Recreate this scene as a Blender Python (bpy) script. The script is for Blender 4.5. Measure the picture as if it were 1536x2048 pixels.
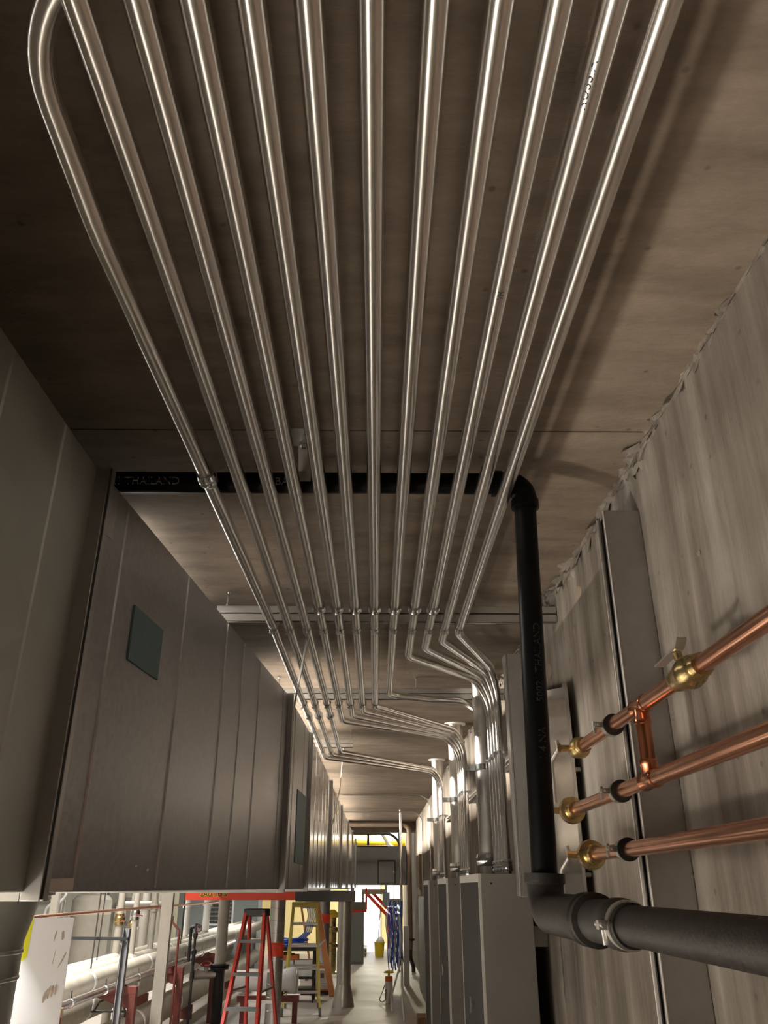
import bpy, math, random
from mathutils import Vector, Matrix, Quaternion

# ------------------------------------------------------------------ scene, camera, light
for o in list(bpy.data.objects):
    bpy.data.objects.remove(o)
SC = bpy.context.scene
COL = SC.collection
random.seed(7)
E = 1.72                      # eye height above the floor; heights below are mostly E + dz
PI = math.pi
V = Vector

cam_d = bpy.data.cameras.new('camera')
cam_d.sensor_fit = 'VERTICAL'
cam_d.sensor_height = 36.0
cam_d.lens = 1600 / 2048 * 36.0
cam_d.clip_start = 0.02
cam_d.clip_end = 200
cam = bpy.data.objects.new('camera', cam_d)
COL.objects.link(cam)
cam.location = (0, 0, E)
cam.rotation_euler = (math.radians(90 + 25.13), 0, math.radians(-0.52))
SC.camera = cam

W = bpy.data.worlds.new('outdoors')
SC.world = W
W.use_nodes = True
W.node_tree.nodes['Background'].inputs[0].default_value = (0.95, 0.97, 1.0, 1)
W.node_tree.nodes['Background'].inputs[1].default_value = 6.0

vs = SC.view_settings
vs.view_transform = 'Standard'
vs.look = 'None'
vs.gamma = 1
vs.exposure = 0.12
vs.use_curve_mapping = False
SC.cycles.use_denoising = True
SC.cycles.max_bounces = 6
SC.cycles.diffuse_bounces = 4
SC.cycles.glossy_bounces = 4
SC.cycles.use_adaptive_sampling = True
SC.cycles.adaptive_threshold = 0.015
SC.cycles.sample_clamp_indirect = 6.0
SC.cycles.caustics_reflective = True
SC.cycles.blur_glossy = 0.6

LAMP_BAY = 130.0       # assumed strip lamps of the plant room on the left (W each)
LAMP_DUCT = 100.0       # assumed strip lamps lying above the long duct
LAMP_ASSUMED_WORK = 25.0      # assumed unseen work light on the floor under the duct
LAMP_HIGH = 420.0     # assumed lamps of the tall bay at the corridor's end
WARM = (1.0, 0.90, 0.77)
COOL = (1.0, 0.975, 0.94)

# ------------------------------------------------------------------ materials
MATS = {}
def nt(name):
    m = bpy.data.materials.new(name); m.use_nodes = True
    t = m.node_tree
    return m, t, t.nodes['Principled BSDF']
def setc(b, col): b.inputs['Base Color'].default_value = (*col, 1)
def mat(name, col, rough=0.5, metal=0.0, var=0.0, scale=6.0, stretch=(1, 1, 1), bump=0.0, rvar=0.0, detail=5, col2=None, emit=None, coat=0.0, bscale=None, spec=None):
    """procedural material: noise blended colour, roughness variation and bump"""
    m, t, b = nt(name)
    setc(b, col)
    b.inputs['Roughness'].default_value = rough
    b.inputs['Metallic'].default_value = metal
    if spec is not None: b.inputs['Specular IOR Level'].default_value = spec
    if coat: b.inputs['Coat Weight'].default_value = coat
    if emit:
        b.inputs['Emission Color'].default_value = (*emit[0], 1)
        b.inputs['Emission Strength'].default_value = emit[1]
    if var or bump or rvar or col2:
        tc = t.nodes.new('ShaderNodeTexCoord')
        mp = t.nodes.new('ShaderNodeMapping')
        mp.inputs['Scale'].default_value = stretch
        geo = t.nodes.new('ShaderNodeNewGeometry')
        t.links.new(geo.outputs['Position'], mp.inputs[0])
        n = t.nodes.new('ShaderNodeTexNoise')
        n.inputs['Scale'].default_value = scale
        n.inputs['Detail'].default_value = detail
        n.inputs['Roughness'].default_value = 0.65
        t.links.new(mp.outputs[0], n.inputs['Vector'])
        r = t.nodes.new('ShaderNodeValToRGB')
        lo = [max(0, c * (1 - var)) for c in col]; hi = [min(1, c * (1 + var)) for c in (col2 or col)]
        r.color_ramp.elements[0].position = 0.32; r.color_ramp.elements[0].color = (*lo, 1)
        r.color_ramp.elements[1].position = 0.68; r.color_ramp.elements[1].color = (*hi, 1)
        t.links.new(n.outputs[0], r.inputs[0])
        t.links.new(r.outputs[0], b.inputs['Base Color'])
        if rvar:
            mr = t.nodes.new('ShaderNodeMapRange')
            mr.inputs[3].default_value = max(0.02, rough - rvar); mr.inputs[4].default_value = rough + rvar
            mr.inputs[1].default_value = 0.3; mr.inputs[2].default_value = 0.7
            t.links.new(n.outputs[0], mr.inputs[0]); t.links.new(mr.outputs[0], b.inputs['Roughness'])
        if bump:
            src = n.outputs[0]
            if bscale:
                n2 = t.nodes.new('ShaderNodeTexNoise'); n2.inputs['Scale'].default_value = bscale; n2.inputs['Detail'].default_value = 4
                t.links.new(mp.outputs[0], n2.inputs['Vector']); src = n2.outputs[0]
            bp = t.nodes.new('ShaderNodeBump'); bp.inputs['Strength'].default_value = bump; bp.inputs['Distance'].default_value = 0.01
            t.links.new(src, bp.inputs['Height']); t.links.new(bp.outputs[0], b.inputs['Normal'])
    MATS[name] = m
    return m

def concrete(name, c_lo, c_mid, c_hi, stretch, streak, rough=0.85, bump=0.35, joints=None):
    """cast concrete: broad blotches, directional form marks, pores, optional board joints"""
    m, t, b = nt(name)
    b.inputs['Roughness'].default_value = rough
    b.inputs['Specular IOR Level'].default_value = 0.25
    N = t.nodes.new; L = t.links.new
    geo = N('ShaderNodeNewGeometry')
    n1 = N('ShaderNodeTexNoise'); n1.inputs['Scale'].default_value = 1.1; n1.inputs['Detail'].default_value = 6; n1.inputs['Roughness'].default_value = .6
    L(geo.outputs['Position'], n1.inputs['Vector'])
    mp = N('ShaderNodeMapping'); mp.inputs['Scale'].default_value = stretch; L(geo.outputs['Position'], mp.inputs[0])
    n2 = N('ShaderNodeTexNoise'); n2.inputs['Scale'].default_value = streak; n2.inputs['Detail'].default_value = 7; n2.inputs['Roughness'].default_value = .65
    L(mp.outputs[0], n2.inputs['Vector'])
    mx = N('ShaderNodeMath'); mx.operation = 'MULTIPLY_ADD'; mx.inputs[1].default_value = 0.45
    L(n1.outputs[0], mx.inputs[0])
    m2 = N('ShaderNodeMath'); m2.operation = 'MULTIPLY'; m2.inputs[1].default_value = 0.55
    L(n2.outputs[0], m2.inputs[0]); L(m2.outputs[0], mx.inputs[2])
    r = N('ShaderNodeValToRGB')
    e = r.color_ramp.elements
    e[0].position = .36; e[0].color = (*c_lo, 1); e[1].position = .64; e[1].color = (*c_hi, 1)
    k = r.color_ramp.elements.new(.5); k.color = (*c_mid, 1)
    L(mx.outputs[0], r.inputs[0])
    # pores
    vo = N('ShaderNodeTexVoronoi'); vo.inputs['Scale'].default_value = 9.0
    L(geo.outputs['Position'], vo.inputs['Vector'])
    vr = N('ShaderNodeValToRGB'); vr.color_ramp.elements[0].position = 0.05; vr.color_ramp.elements[0].color = (.35, .33, .31, 1)
    vr.color_ramp.elements[1].position = 0.10; vr.color_ramp.elements[1].color = (1, 1, 1, 1)
    L(vo.outputs['Distance'], vr.inputs[0])
    mm = N('ShaderNodeMix'); mm.data_type = 'RGBA'; mm.blend_type = 'MULTIPLY'; mm.inputs[0].default_value = .55
    L(r.outputs[0], mm.inputs[6]); L(vr.outputs[0], mm.inputs[7])
    out = mm.outputs[2]
    L(out, b.inputs['Base Color'])
    n3 = N('ShaderNodeTexNoise'); n3.inputs['Scale'].default_value = 38; n3.inputs['Detail'].default_value = 5
    L(mp.outputs[0], n3.inputs['Vector'])
    ad = N('ShaderNodeMath'); ad.operation = 'ADD'; L(n3.outputs[0], ad.inputs[0]); L(n2.outputs[0], ad.inputs[1])
    bp = N('ShaderNodeBump'); bp.inputs['Strength'].default_value = bump; bp.inputs['Distance'].default_value = .012
    L(ad.outputs[0], bp.inputs['Height']); L(bp.outputs[0], b.inputs['Normal'])
    MATS[name] = m
    return m

def galv(name, col, rough, spangle=22.0, amt=.12, rv=.08):
    """galvanised sheet with spangle"""
    m, t, b = nt(name)
    N = t.nodes.new; L = t.links.new
    b.inputs['Metallic'].default_value = 1
    geo = N('ShaderNodeNewGeometry')
    vo = N('ShaderNodeTexVoronoi'); vo.inputs['Scale'].default_value = spangle
    n = N('ShaderNodeTexNoise'); n.inputs['Scale'].default_value = 3.0; n.inputs['Detail'].default_value = 6
    L(geo.outputs['Position'], vo.inputs['Vector']); L(geo.outputs['Position'], n.inputs['Vector'])
    sp = N('ShaderNodeSeparateColor'); L(vo.outputs['Color'], sp.inputs[0])
    ad = N('ShaderNodeMath'); ad.operation = 'MULTIPLY_ADD'; ad.inputs[1].default_value = .5; L(sp.outputs[0], ad.inputs[0])
    hf = N('ShaderNodeMath'); hf.operation = 'MULTIPLY'; hf.inputs[1].default_value = .5; L(n.outputs[0], hf.inputs[0]); L(hf.outputs[0], ad.inputs[2])
    r = N('ShaderNodeValToRGB')
    r.color_ramp.elements[0].position = .2; r.color_ramp.elements[0].color = (*[c * (1 - amt) for c in col], 1)
    r.color_ramp.elements[1].position = .8; r.color_ramp.elements[1].color = (*[min(1, c * (1 + amt)) for c in col], 1)
    L(ad.outputs[0], r.inputs[0]); L(r.outputs[0], b.inputs['Base Color'])
    mr = N('ShaderNodeMapRange'); mr.inputs[3].default_value = rough - rv; mr.inputs[4].default_value = rough + rv
    L(ad.outputs[0], mr.inputs[0]); L(mr.outputs[0], b.inputs['Roughness'])
    MATS[name] = m
    return m

concrete('concrete_ceiling', (.125, .098, .074), (.19, .152, .117), (.255, .208, .163), (1.0, 3.2, 1.0), 2.6)
concrete('concrete_wall', (.085, .070, .056), (.185, .162, .138), (.315, .288, .256), (5.0, 5.0, .40), 1.5, bump=.45)
concrete('concrete_grey', (.30, .28, .24), (.40, .37, .32), (.50, .46, .40), (1, 1, 1), 3.0)
mat('floor_vinyl', (.42, .375, .32), .5, var=.16, scale=1.6, rvar=.06)
mat('plaster_cream', (.33, .32, .28), .8, var=.12, scale=1.5, bump=.1)
mat('plaster_yellow', (.80, .70, .42), .8, var=.08, scale=1.5)
mat('header_brown', (.24, .19, .145), .8, var=.2, scale=4)
mat('emt', (.88, .865, .85), .225, 1, var=.015, scale=3, rvar=.01, detail=1)
mat('emt_dull', (.62, .60, .57), .42, 1, var=.06, scale=8, rvar=.03)
mat('riser_steel', (.62, .60, .575), .36, 1, var=.10, scale=5, rvar=.07)
mat('zinc', (.80, .83, .86), .15, 1, var=.03, scale=6)
mat('strut_steel', (.50, .48, .45), .34, .75, var=.08, scale=6, rvar=.04)
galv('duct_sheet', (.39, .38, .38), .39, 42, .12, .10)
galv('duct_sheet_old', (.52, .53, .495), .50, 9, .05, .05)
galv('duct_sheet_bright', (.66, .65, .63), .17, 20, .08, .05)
mat('flange_steel', (.46, .445, .43), .42, 1, var=.08, scale=10)
mat('gasket_black', (.006, .006, .006), .7)
mat('sticker_teal', (.10, .165, .185), .6, var=.08, scale=20)
mat('abs_black', (.002, .002, .002), .42, var=.3, scale=12, spec=.16)
mat('rubber_black', (.012, .011, .010), .6)
mat('pipe_print', (.30, .30, .30), .7)
mat('stamp_ink', (.02, .025, .022), .7)
mat('cast_iron', (.013, .011, .010), .52, var=.35, scale=40, bump=.2, rvar=.05, spec=.35)
mat('copper', (.84, .44, .29), .23, 1, var=.07, scale=3, rvar=.03, detail=3)
mat('copper_dark', (.62, .25, .13), .24, 1, var=.12, scale=8, rvar=.04, detail=3)
mat('brass', (.58, .44, .21), .28, 1, var=.1, scale=8, rvar=.04, detail=2)
mat('panel_grey', (.215, .20, .185), .42, var=.05, scale=5, rvar=.05)
mat('panel_door', (.036, .037, .038), .7, var=.06, scale=5, spec=.25)  # on the cabinet doors the duct's shade is put into this dark colour
mat('panel_edge', (.60, .58, .55), .35, 0)
mat('trough_grey', (.34, .325, .31), .36, .35, var=.06, scale=60, rvar=.05)
galv('mirror_plate', (.72, .71, .69), .15, 6, .05, .04)
mat('paint_red', (.36, .045, .028), .45, var=.12, scale=8)
mat('paint_oxide', (.16, .035, .026), .5, var=.2, scale=8)
mat('paint_beige', (.37, .335, .28), .5, var=.08, scale=6)
mat('paint_tan', (.28, .215, .16), .5, var=.1, scale=6)
mat('paint_white', (.80, .79, .76), .5, var=.04, scale=6)
mat('lagging', (.44, .40, .32), .6, var=.14, scale=4, bump=.15)
mat('lagging_white', (.88, .87, .85), .5, var=.05, scale=4)
mat('board_white', (.82, .82, .84), .45, var=.03, scale=2)
mat('board_scuff', (.42, .34, .28), .7, var=.3, scale=30)
mat('tape_yellow', (.72, .70, .03), .4)
mat('banner_red', (.85, .07, .03), .45, var=.05, scale=6)
mat('banner_yellow', (.75, .62, .08), .5)
mat('ink_black', (.008, .008, .008), .6)
mat('ladder_red', (.52, .035, .02), .35, var=.1, scale=6)
mat('ladder_yellow', (.70, .58, .12), .35, var=.1, scale=6)
mat('ladder_orange', (.80, .33, .12), .4, var=.1, scale=6)
mat('alu', (.72, .71, .69), .3, 1, var=.05, scale=20)
mat('plastic_dark', (.02, .02, .022), .45)
mat('plastic_grey', (.16, .16, .165), .5)
mat('cable_blue', (.07, .15, .72), .4)
mat('cable_pale', (.62, .72, .95), .4)
mat('cable_white', (.75, .76, .78), .4)
mat('cable_dark', (.05, .045, .035), .5)
mat('bucket_yellow', (.78, .56, .02), .4)
mat('box_orange', (.78, .20, .05), .45)
mat('box_white', (.76, .74, .70), .5)
mat('carton_brown', (.22, .12, .045), .8, var=.1, scale=8)
mat('wood', (.45, .29, .15), .6, var=.2, scale=6, stretch=(6, 6, .5))
mat('green_plastic', (.03, .35, .14), .4)
mat('teal_grey', (.26, .29, .28), .5)
gm, gt, gb = nt('window_glass'); setc(gb, (.97, .98, .98)); gb.inputs['Roughness'].default_value = 0; gb.inputs['Transmission Weight'].default_value = 1; gb.inputs['IOR'].default_value = 1.03; MATS['window_glass'] = gm
mat('tube_light', (.9, .9, .9), .4, emit=((1, .96, .88), 9.0))
mat('tube_light_high', (.9, .9, .9), .4, emit=((1, .93, .70), 12.0))

for k in ('tube_light', 'tube_light_high'): MATS[k].cycles.emission_sampling = 'NONE'

# ------------------------------------------------------------------ mesh helpers
class B:
    def __init__(s): s.v = []; s.f = []
    def add(s, vs, fs):
        k = len(s.v); s.v += [tuple(p) for p in vs]; s.f += [tuple(i + k for i in f) for f in fs]; return s
    def box(s, x0, x1, y0, y1, z0, z1):
        return s.add([(x0, y0, z0), (x1, y0, z0), (x1, y1, z0), (x0, y1, z0), (x0, y0, z1), (x1, y0, z1), (x1, y1, z1), (x0, y1, z1)],
                     [(0, 3, 2, 1), (4, 5, 6, 7), (0, 1, 5, 4), (1, 2, 6, 5), (2, 3, 7, 6), (3, 0, 4, 7)])
    def bar(s, p, q, w, h, up=(0, 0, 1)):
        """box of section w x h running from p to q"""
        p, q = V(p), V(q); d = (q - p).normalized(); up = V(up)
        if abs(d.dot(up)) > .99: up = V((0, 1, 0))
        a = d.cross(up).normalized() * (w / 2); b = a.cross(d).normalized() * (h / 2)
        vs = [e + sa * a + sb * b for e in (p, q) for sa, sb in ((-1, -1), (1, -1), (1, 1), (-1, 1))]
        return s.add(vs, [(0, 1, 2, 3), (7, 6, 5, 4), (0, 4, 5, 1), (1, 5, 6, 2), (2, 6, 7, 3), (3, 7, 4, 0)])
    def prism(s, poly, axis, a, b):
        """polygon of (u,w) extruded along axis x|y|z between a and b"""
        n = len(poly)
        mk = {'x': lambda t, u, w: (t, u, w), 'y': lambda t, u, w: (u, t, w), 'z': lambda t, u, w: (u, w, t)}[axis]
        vs = [mk(a, u, w) for u, w in poly] + [mk(b, u, w) for u, w in poly]
        fs = [tuple(range(n))[::-1], tuple(range(n, 2 * n))] + [(i, (i + 1) % n, (i + 1) % n + n, i + n) for i in range(n)]
        return s.add(vs, fs)
    def lathe(s, p, d, prof, n=20, caps=True):
        """profile of (t along d, radius) turned about the axis through p"""
        p, d = V(p), V(d).normalized()
        u = d.orthogonal().normalized(); w = d.cross(u)
        vs = []; fs = []
        for t, r in prof:
            for i in range(n):
                a = 2 * PI * i / n
                vs.append(p + d * t + (u * math.cos(a) + w * math.sin(a)) * r)
        for j in range(len(prof) - 1):
            for i in range(n):
                k = (i + 1) % n
                fs.append((j * n + i, j * n + k, (j + 1) * n + k, (j + 1) * n + i))
        if caps:
            fs.append(tuple(range(n))[::-1]); fs.append(tuple(range((len(prof) - 1) * n, len(prof) * n)))
        return s.add(vs, fs)
    def cyl(s, p, q, r, r2=None, n=16):
        p, q = V(p), V(q)
        return s.lathe(p, q - p, [(0, r), ((q - p).length, r if r2 is None else r2)], n)
    def tube(s, path, r, n=14, caps=True):
        pts = [V(p) for p in path]
        if len(pts) < 2: return s
        tans = []
        for i in range(len(pts)):
            a = pts[max(0, i - 1)]; b = pts[min(len(pts) - 1, i + 1)]
            tans.append((b - a).normalized())
        u = tans[0].orthogonal().normalized()
        vs = []
        for i, p in enumerate(pts):
            if i:
                q = tans[i - 1].rotation_difference(tans[i]); u = q @ u
            u = (u - tans[i] * u.dot(tans[i])).normalized(); w = tans[i].cross(u)
            rr = r[i] if isinstance(r, (list, tuple)) else r
            for k in range(n):
                a = 2 * PI * k / n
                vs.append(p + (u * math.cos(a) + w * math.sin(a)) * rr)
        fs = []
        for j in range(len(pts) - 1):
            for i in range(n):
                k = (i + 1) % n
                fs.append((j * n + i, j * n + k, (j + 1) * n + k, (j + 1) * n + i))
        if caps:
            fs.append(tuple(range(n))[::-1]); fs.append(tuple(range((len(pts) - 1) * n, len(pts) * n)))
        return s.add(vs, fs)
    def torus(s, c, d, R, r, n=24, m=8):
        c, d = V(c), V(d).normalized(); u = d.orthogonal().normalized(); w = d.cross(u)
        vs = []; fs = []
        for i in range(n):
            a = 2 * PI * i / n; e = u * math.cos(a) + w * math.sin(a)
            for j in range(m):
                b = 2 * PI * j / m
                vs.append(c + e * (R + r * math.cos(b)) + d * (r * math.sin(b)))
        for i in range(n):
            for j in range(m):
                fs.append((i * m + j, ((i + 1) % n) * m + j, ((i + 1) % n) * m + (j + 1) % m, i * m + (j + 1) % m))
        return s.add(vs, fs)
    def channel(s, p, q, w, h, up, lip=.009, t=.003):
        """lipped strut channel from p (centre of the closed back) to q; opening faces -up... the open side lies at back + h*open"""
        p, q, o = V(p), V(q), V(up).normalized()
        d = (q - p).normalized(); a = d.cross(o).normalized()
        def slab(c0, ww, hh):       # slab centred offset c0 from axis
            s.bar(p + c0, q + c0, ww, hh, up=o)
        slab(o * (t / 2), w, t)
        slab(o * (h / 2) + a * (w / 2 - t / 2), t, h)
        slab(o * (h / 2) - a * (w / 2 - t / 2), t, h)
        slab(o * (h - t / 2) + a * (w / 2 - lip / 2), lip, t)
        slab(o * (h - t / 2) - a * (w / 2 - lip / 2), lip, t)
        return s
    def mesh(s, name, material, angle=35):
        me = bpy.data.meshes.new(name)
        me.from_pydata(s.v, [], s.f)
        me.validate(); me.update()
        me.polygons.foreach_set('use_smooth', [True] * len(me.polygons))
        me.set_sharp_from_angle(angle=math.radians(angle))
        if material: me.materials.append(MATS[material])
        return me

def fillet(pts, r, n=10):
    """polyline with rounded corners; r a number or one value per inner corner"""
    P = [V(p) for p in pts]; out = [P[0]]
    for i in range(1, len(P) - 1):
        a = (P[i - 1] - P[i]); b = (P[i + 1] - P[i])
        la, lb = a.length, b.length; a.normalize(); b.normalize()
        rr = r[i - 1] if isinstance(r, (list, tuple)) else r
        ang = a.angle(b)
        if ang > PI - .02: out.append(P[i]); continue
        t = min(rr / math.tan(ang / 2), la * .49 if i > 1 else la * .98, lb * .49 if i < len(P) - 2 else lb * .98)
        rr = t * math.tan(ang / 2)
        c = P[i] + (a + b).normalized() * (rr / math.sin(ang / 2))
        s = P[i] + a * t - c; e = P[i] + b * t - c
        for k in range(n + 1):
            out.append(c + s.normalized().slerp(e.normalized(), k / n).normalized() * rr)
    out.append(P[-1])
    return out

def link(o, parent=None):
    COL.objects.link(o)
    if parent is not None:
        o.parent = parent
        if parent.type == 'EMPTY':
            o.matrix_parent_inverse = Matrix.Translation(-V(parent.location))
    return o
def tag(o, label, cat, group=None, kind=None):
    if label: o['label'] = label
    if cat: o['category'] = cat
    if group: o['group'] = group
    if kind: o['kind'] = kind
    return o
def thing(name, label, cat, loc=(0, 0, 0), group=None):
    o = bpy.data.objects.new(name, None); o.empty_display_size = .1; o.location = loc
    COL.objects.link(o)
    return tag(o, label, cat, group)
def part(name, b, material, parent=None, label=None, bevel=0.0, angle=35, kind=None):
    me = b.mesh(name, material, angle) if isinstance(b, B) else b
    o = bpy.data.objects.new(name, me)
    link(o, parent)
    if label: o['label'] = label
    if kind: o['kind'] = kind
    if bevel:
        m = o.modifiers.new('bevel', 'BEVEL'); m.width = bevel; m.segments = 2; m.limit_method = 'ANGLE'; m.angle_limit = math.radians(40)
    return o
def inst(name, me, parent, loc, rot=(0, 0, 0), scale=(1, 1, 1)):
    """one more object on shared mesh data"""
    o = bpy.data.objects.new(name, me); link(o, parent)
    o.location = loc; o.rotation_euler = rot; o.scale = scale
    return o
def single(name, b, material, label, cat, group=None, bevel=0, angle=35):
    o = part(name, b, material, None, bevel=bevel, angle=angle)
    return tag(o, label, cat, group)
def struct(name, b, material, bevel=0):
    o = part(name, b, material, None, bevel=bevel); o['kind'] = 'structure'; return o
def text_verts(txt, size, offset=0.0):
    c = bpy.data.curves.new('lettering', 'FONT'); c.body = txt; c.size = size; c.resolution_u = 2; c.offset = offset
    o = bpy.data.objects.new('lettering', c); COL.objects.link(o)
    dg = bpy.context.evaluated_depsgraph_get()
    me = bpy.data.meshes.new_from_object(o.evaluated_get(dg))
    vs = [tuple(v.co) for v in me.vertices]; fs = [tuple(p.vertices) for p in me.polygons]
    bpy.data.objects.remove(o); bpy.data.curves.remove(c); bpy.data.meshes.remove(me)
    return vs, fs
def letter_flat(txt, size, org, ux, uy, offset=0.0):
    vs, fs = text_verts(txt, size, offset); b = B(); org, ux, uy = V(org), V(ux), V(uy)
    return b.add([org + ux * x + uy * y for x, y, z in vs], fs)
def letter_wrap(txt, size, org, axis, rad, out, r):
    """lettering wrapped round a pipe: org on the axis, text runs along axis, out = direction of the text's base line"""
    vs, fs = text_verts(txt, size); b = B(); org, d, o = V(org), V(axis).normalized(), V(out).normalized()
    w = o.cross(d)
    return b.add([org + d * x + (o * math.cos(y / rad) + w * math.sin(y / rad)) * r for x, y, z in vs], fs)

# ------------------------------------------------------------------ the setting
XW = .96            # face of the right-hand concrete wall
ZC = E + 1.45       # soffit over the corridor and plant room
YH = 21.0           # the low soffit ends here, a taller bay follows
YE = 31.0           # end wall
struct('floor', B().box(-6.2, 1.2, -4.2, 44, -.1, 0), 'floor_vinyl')
ce = struct('ceiling', B().box(-6.2, 1.2, -4.2, YH, ZC + .05, ZC + .25), 'concrete_ceiling')
js = [-4.2, 2.42, 7.3, 12.2, 17.1, YH]
for a, b_ in zip(js[:-1], js[1:]):
    part('ceiling_panel', B().box(-6.2, XW + .02, a + .004, b_ - .004, ZC, ZC + .06), 'concrete_ceiling', ce)
struct('wall_right', B().box(XW, XW + .2, -4.2, YE, 0, E + 3.2), 'concrete_wall')
struct('wall_left', B().box(-6.2, -6.0, -4.2, YE, 0, E + 3.2), 'plaster_cream')
struct('wall_back', B().box(-6.2, 1.2, -4.4, -4.2, 0, E + 1.6), 'concrete_wall')
DX0, DX1, DZ = -.95, .15, 2.05
WX0, WX1 = .34, .90
HX0, HX1, HZ0, HZ1 = .02, .90, E + 1.02, E + 2.0
wf = B().box(-6.2, DX0, YE, YE + .2, 0, E + 3.2).box(DX0, DX1, YE, YE + .2, DZ, HZ0).box(DX1, WX0, YE, YE + .2, 0, HZ0).box(WX0, WX1, YE, YE + .2, 0, E - .85).box(WX0, WX1, YE, YE + .2, E + .06, HZ0)
wf.box(WX1, 1.2, YE, YE + .2, 0, E + 3.2).box(DX0, HX0, YE, YE + .2, HZ0, E + 3.2).box(HX0, WX1, YE, YE + .2, HZ1, E + 3.2)
struct('wall_front', wf, 'plaster_yellow')
for wi, (a0, a1, b0, b1) in enumerate(((WX0, WX1, E - .85, E + .06), (HX0, HX1, HZ0, HZ1))):
    wo = struct('window_%d' % (wi + 1), B().box(a0 - .03, a0, YE - .03, YE + .1, b0 - .03, b1 + .03).box(a1, a1 + .03, YE - .03, YE + .1, b0 - .03, b1 + .03).box(a0, a1, YE - .03, YE + .1, b1, b1 + .03).box(a0, a1, YE - .03, YE + .1, b0 - .03, b0).box((a0 + a1) / 2 - .015, (a0 + a1) / 2 + .015, YE + .0, YE + .06, b0, b1), 'paint_beige')
    for c0, c1 in ((a0, (a0 + a1) / 2 - .015), ((a0 + a1) / 2 + .015, a1)):
        part('window_pane', B().box(c0, c1, YE + .02, YE + .026, b0, b1), 'window_glass', wo)
d1 = struct('door_1', B().box(DX0 - .05, DX0, YE - .03, YE + .2, 0, DZ + .05).box(DX1, DX1 + .05, YE - .03, YE + .2, 0, DZ + .05).box(DX0, DX1, YE - .03, YE + .2, DZ, DZ + .05), 'paint_beige')
struct('trim_1', B().box(-6.2, XW, YH, YH + .3, E + 1.22, E + 3.2), 'header_brown')
struct('trim_2', B().box(-6.2, 1.2, YH, YE + .2, E + 3.0, E + 3.2), 'plaster_cream')

# ragged mortar squeezed out along the joint of ceiling and wall
def seam():
    b = B(); n = 420; y0, y1 = .9, 13.0; k = 6
    rows = []
    for i in range(n + 1):
        y = y0 + (y1 - y0) * i / n
        big = .5 + .5 * math.sin(y * 3.1) * math.sin(y * 7.7 + 1)
        row = []
        for j in range(k + 1):
            a = j / k * PI / 2
            rr = .006 + .020 * big * random.random() + (.028 * random.random() if random.random() < .14 else 0)
            rr *= 2.3 if 2.5 < y < 4.6 else 1.2
            if j in (0, k): rr *= 1.3
            row.append((XW - rr * math.cos(a) + .004, y + random.uniform(-.008, .008), ZC - rr * 1.5 * math.sin(a) + .004))
        rows.append(row)
    for i in range(n):
        b.add(rows[i] + rows[i + 1], [(j, j + 1, k + 2 + j, k + 1 + j) for j in range(k)])
    return b
struct('trim_3', seam(), 'concrete_wall')

# lumps and spalled chips on the wall face
def chip(y, z, sy, sz, name='spalled_chip'):
    b = B(); n = 11
    ring = [(XW - .002, y + sy * math.cos(2 * PI * i / n) * random.uniform(.55, 1.1), E + z + sz * math.sin(2 * PI * i / n) * random.uniform(.55, 1.1)) for i in range(n)]
    b.add(ring + [(XW - .010, y, E + z)], [(i, (i + 1) % n, n) for i in range(n)])
    return b
wr = bpy.data.objects['wall_right']
for y, z, sy, sz in ((4.42, 1.08, .10, .06), (4.36, 1.00, .035, .05), (4.0, 1.23, .03, .03), (3.6, 1.27, .06, .035), (2.2, .9, .012, .012), (3.75, 1.12, .02, .05)):
    part('spalled_chip', chip(y, z, sy, sz), 'header_brown', wr)

# ------------------------------------------------------------------ assumed and added lamps, none in view
def lamp(name, label, loc, length, watts, aim, hue, tubes='tube_light', size=.10, spread=0, group=None):
    """strip lamp lying along Y: housing, tube and its light"""
    x, y, z = loc
    t = thing(name, label, 'lamp', loc, group)
    a = V(aim).normalized()
    c = V(loc)
    up = V((0, 1, 0))
    side = a.cross(up).normalized()
    h = B().bar(c - a * .05 - up * length / 2, c - a * .05 + up * length / 2, .14, .05, up=-a)
    part('lamp_housing', h, 'paint_white', t)
    part('lamp_tube', B().cyl(c - a * .01 - up * length * .47, c - a * .01 + up * length * .47, .014, n=10), tubes, t)
    l = bpy.data.lights.new('lamp_light', 'AREA'); l.shape = 'RECTANGLE'; l.size = size; l.size_y = length * .94
    l.energy = watts; l.color = hue
    if spread: l.spread = math.radians(spread)
    lo = bpy.data.objects.new('lamp_light', l); link(lo, t)
    lo.location = c + a * .012
    m = Matrix((side, up, -a)).transposed()
    lo.rotation_euler = m.to_euler()
    return t
for k, y in enumerate((1.5, 5.5, 9.5, 13.5, 17.5, 24.5)):
    lamp('unseen_strip_lamp', '%s assumed plant room ceiling lamp from the camera, hidden behind the long duct' % ('first', 'second', 'third', 'fourth', 'fifth', 'sixth')[k],
         ((-2.9, -2.9, -3.2, -4.1, -3.2, -4.1)[k], y, ZC - .08 if y < YH else E + 2.92), 2.4, LAMP_BAY * (6.5, 2.8, .8, .8, .9, .9)[k], (0, 0, -1), COOL, size=.3, spread=140, group='assumed plant room strip lamps')  # assumed lamps; the nearest are made strong to light floor and board
for k, y in enumerate((3.7, 7.0, 10.0, 13.0, 16.0, 19.0)):
    lamp('unseen_strip_lamp', '%s assumed slim lamp from the camera in the gap above the long duct' % ('first', 'second', 'third', 'fourth', 'fifth', 'sixth')[k],
         (-1.06, y, ZC - .085), 2.8 if k else 1.2, LAMP_DUCT * (.045 if k == 0 else 1), (1, 0, -.42), WARM, size=.05, spread=72, group='assumed lamps above the duct')  # assumed from the lit upper risers; no lamp is in view
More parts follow.
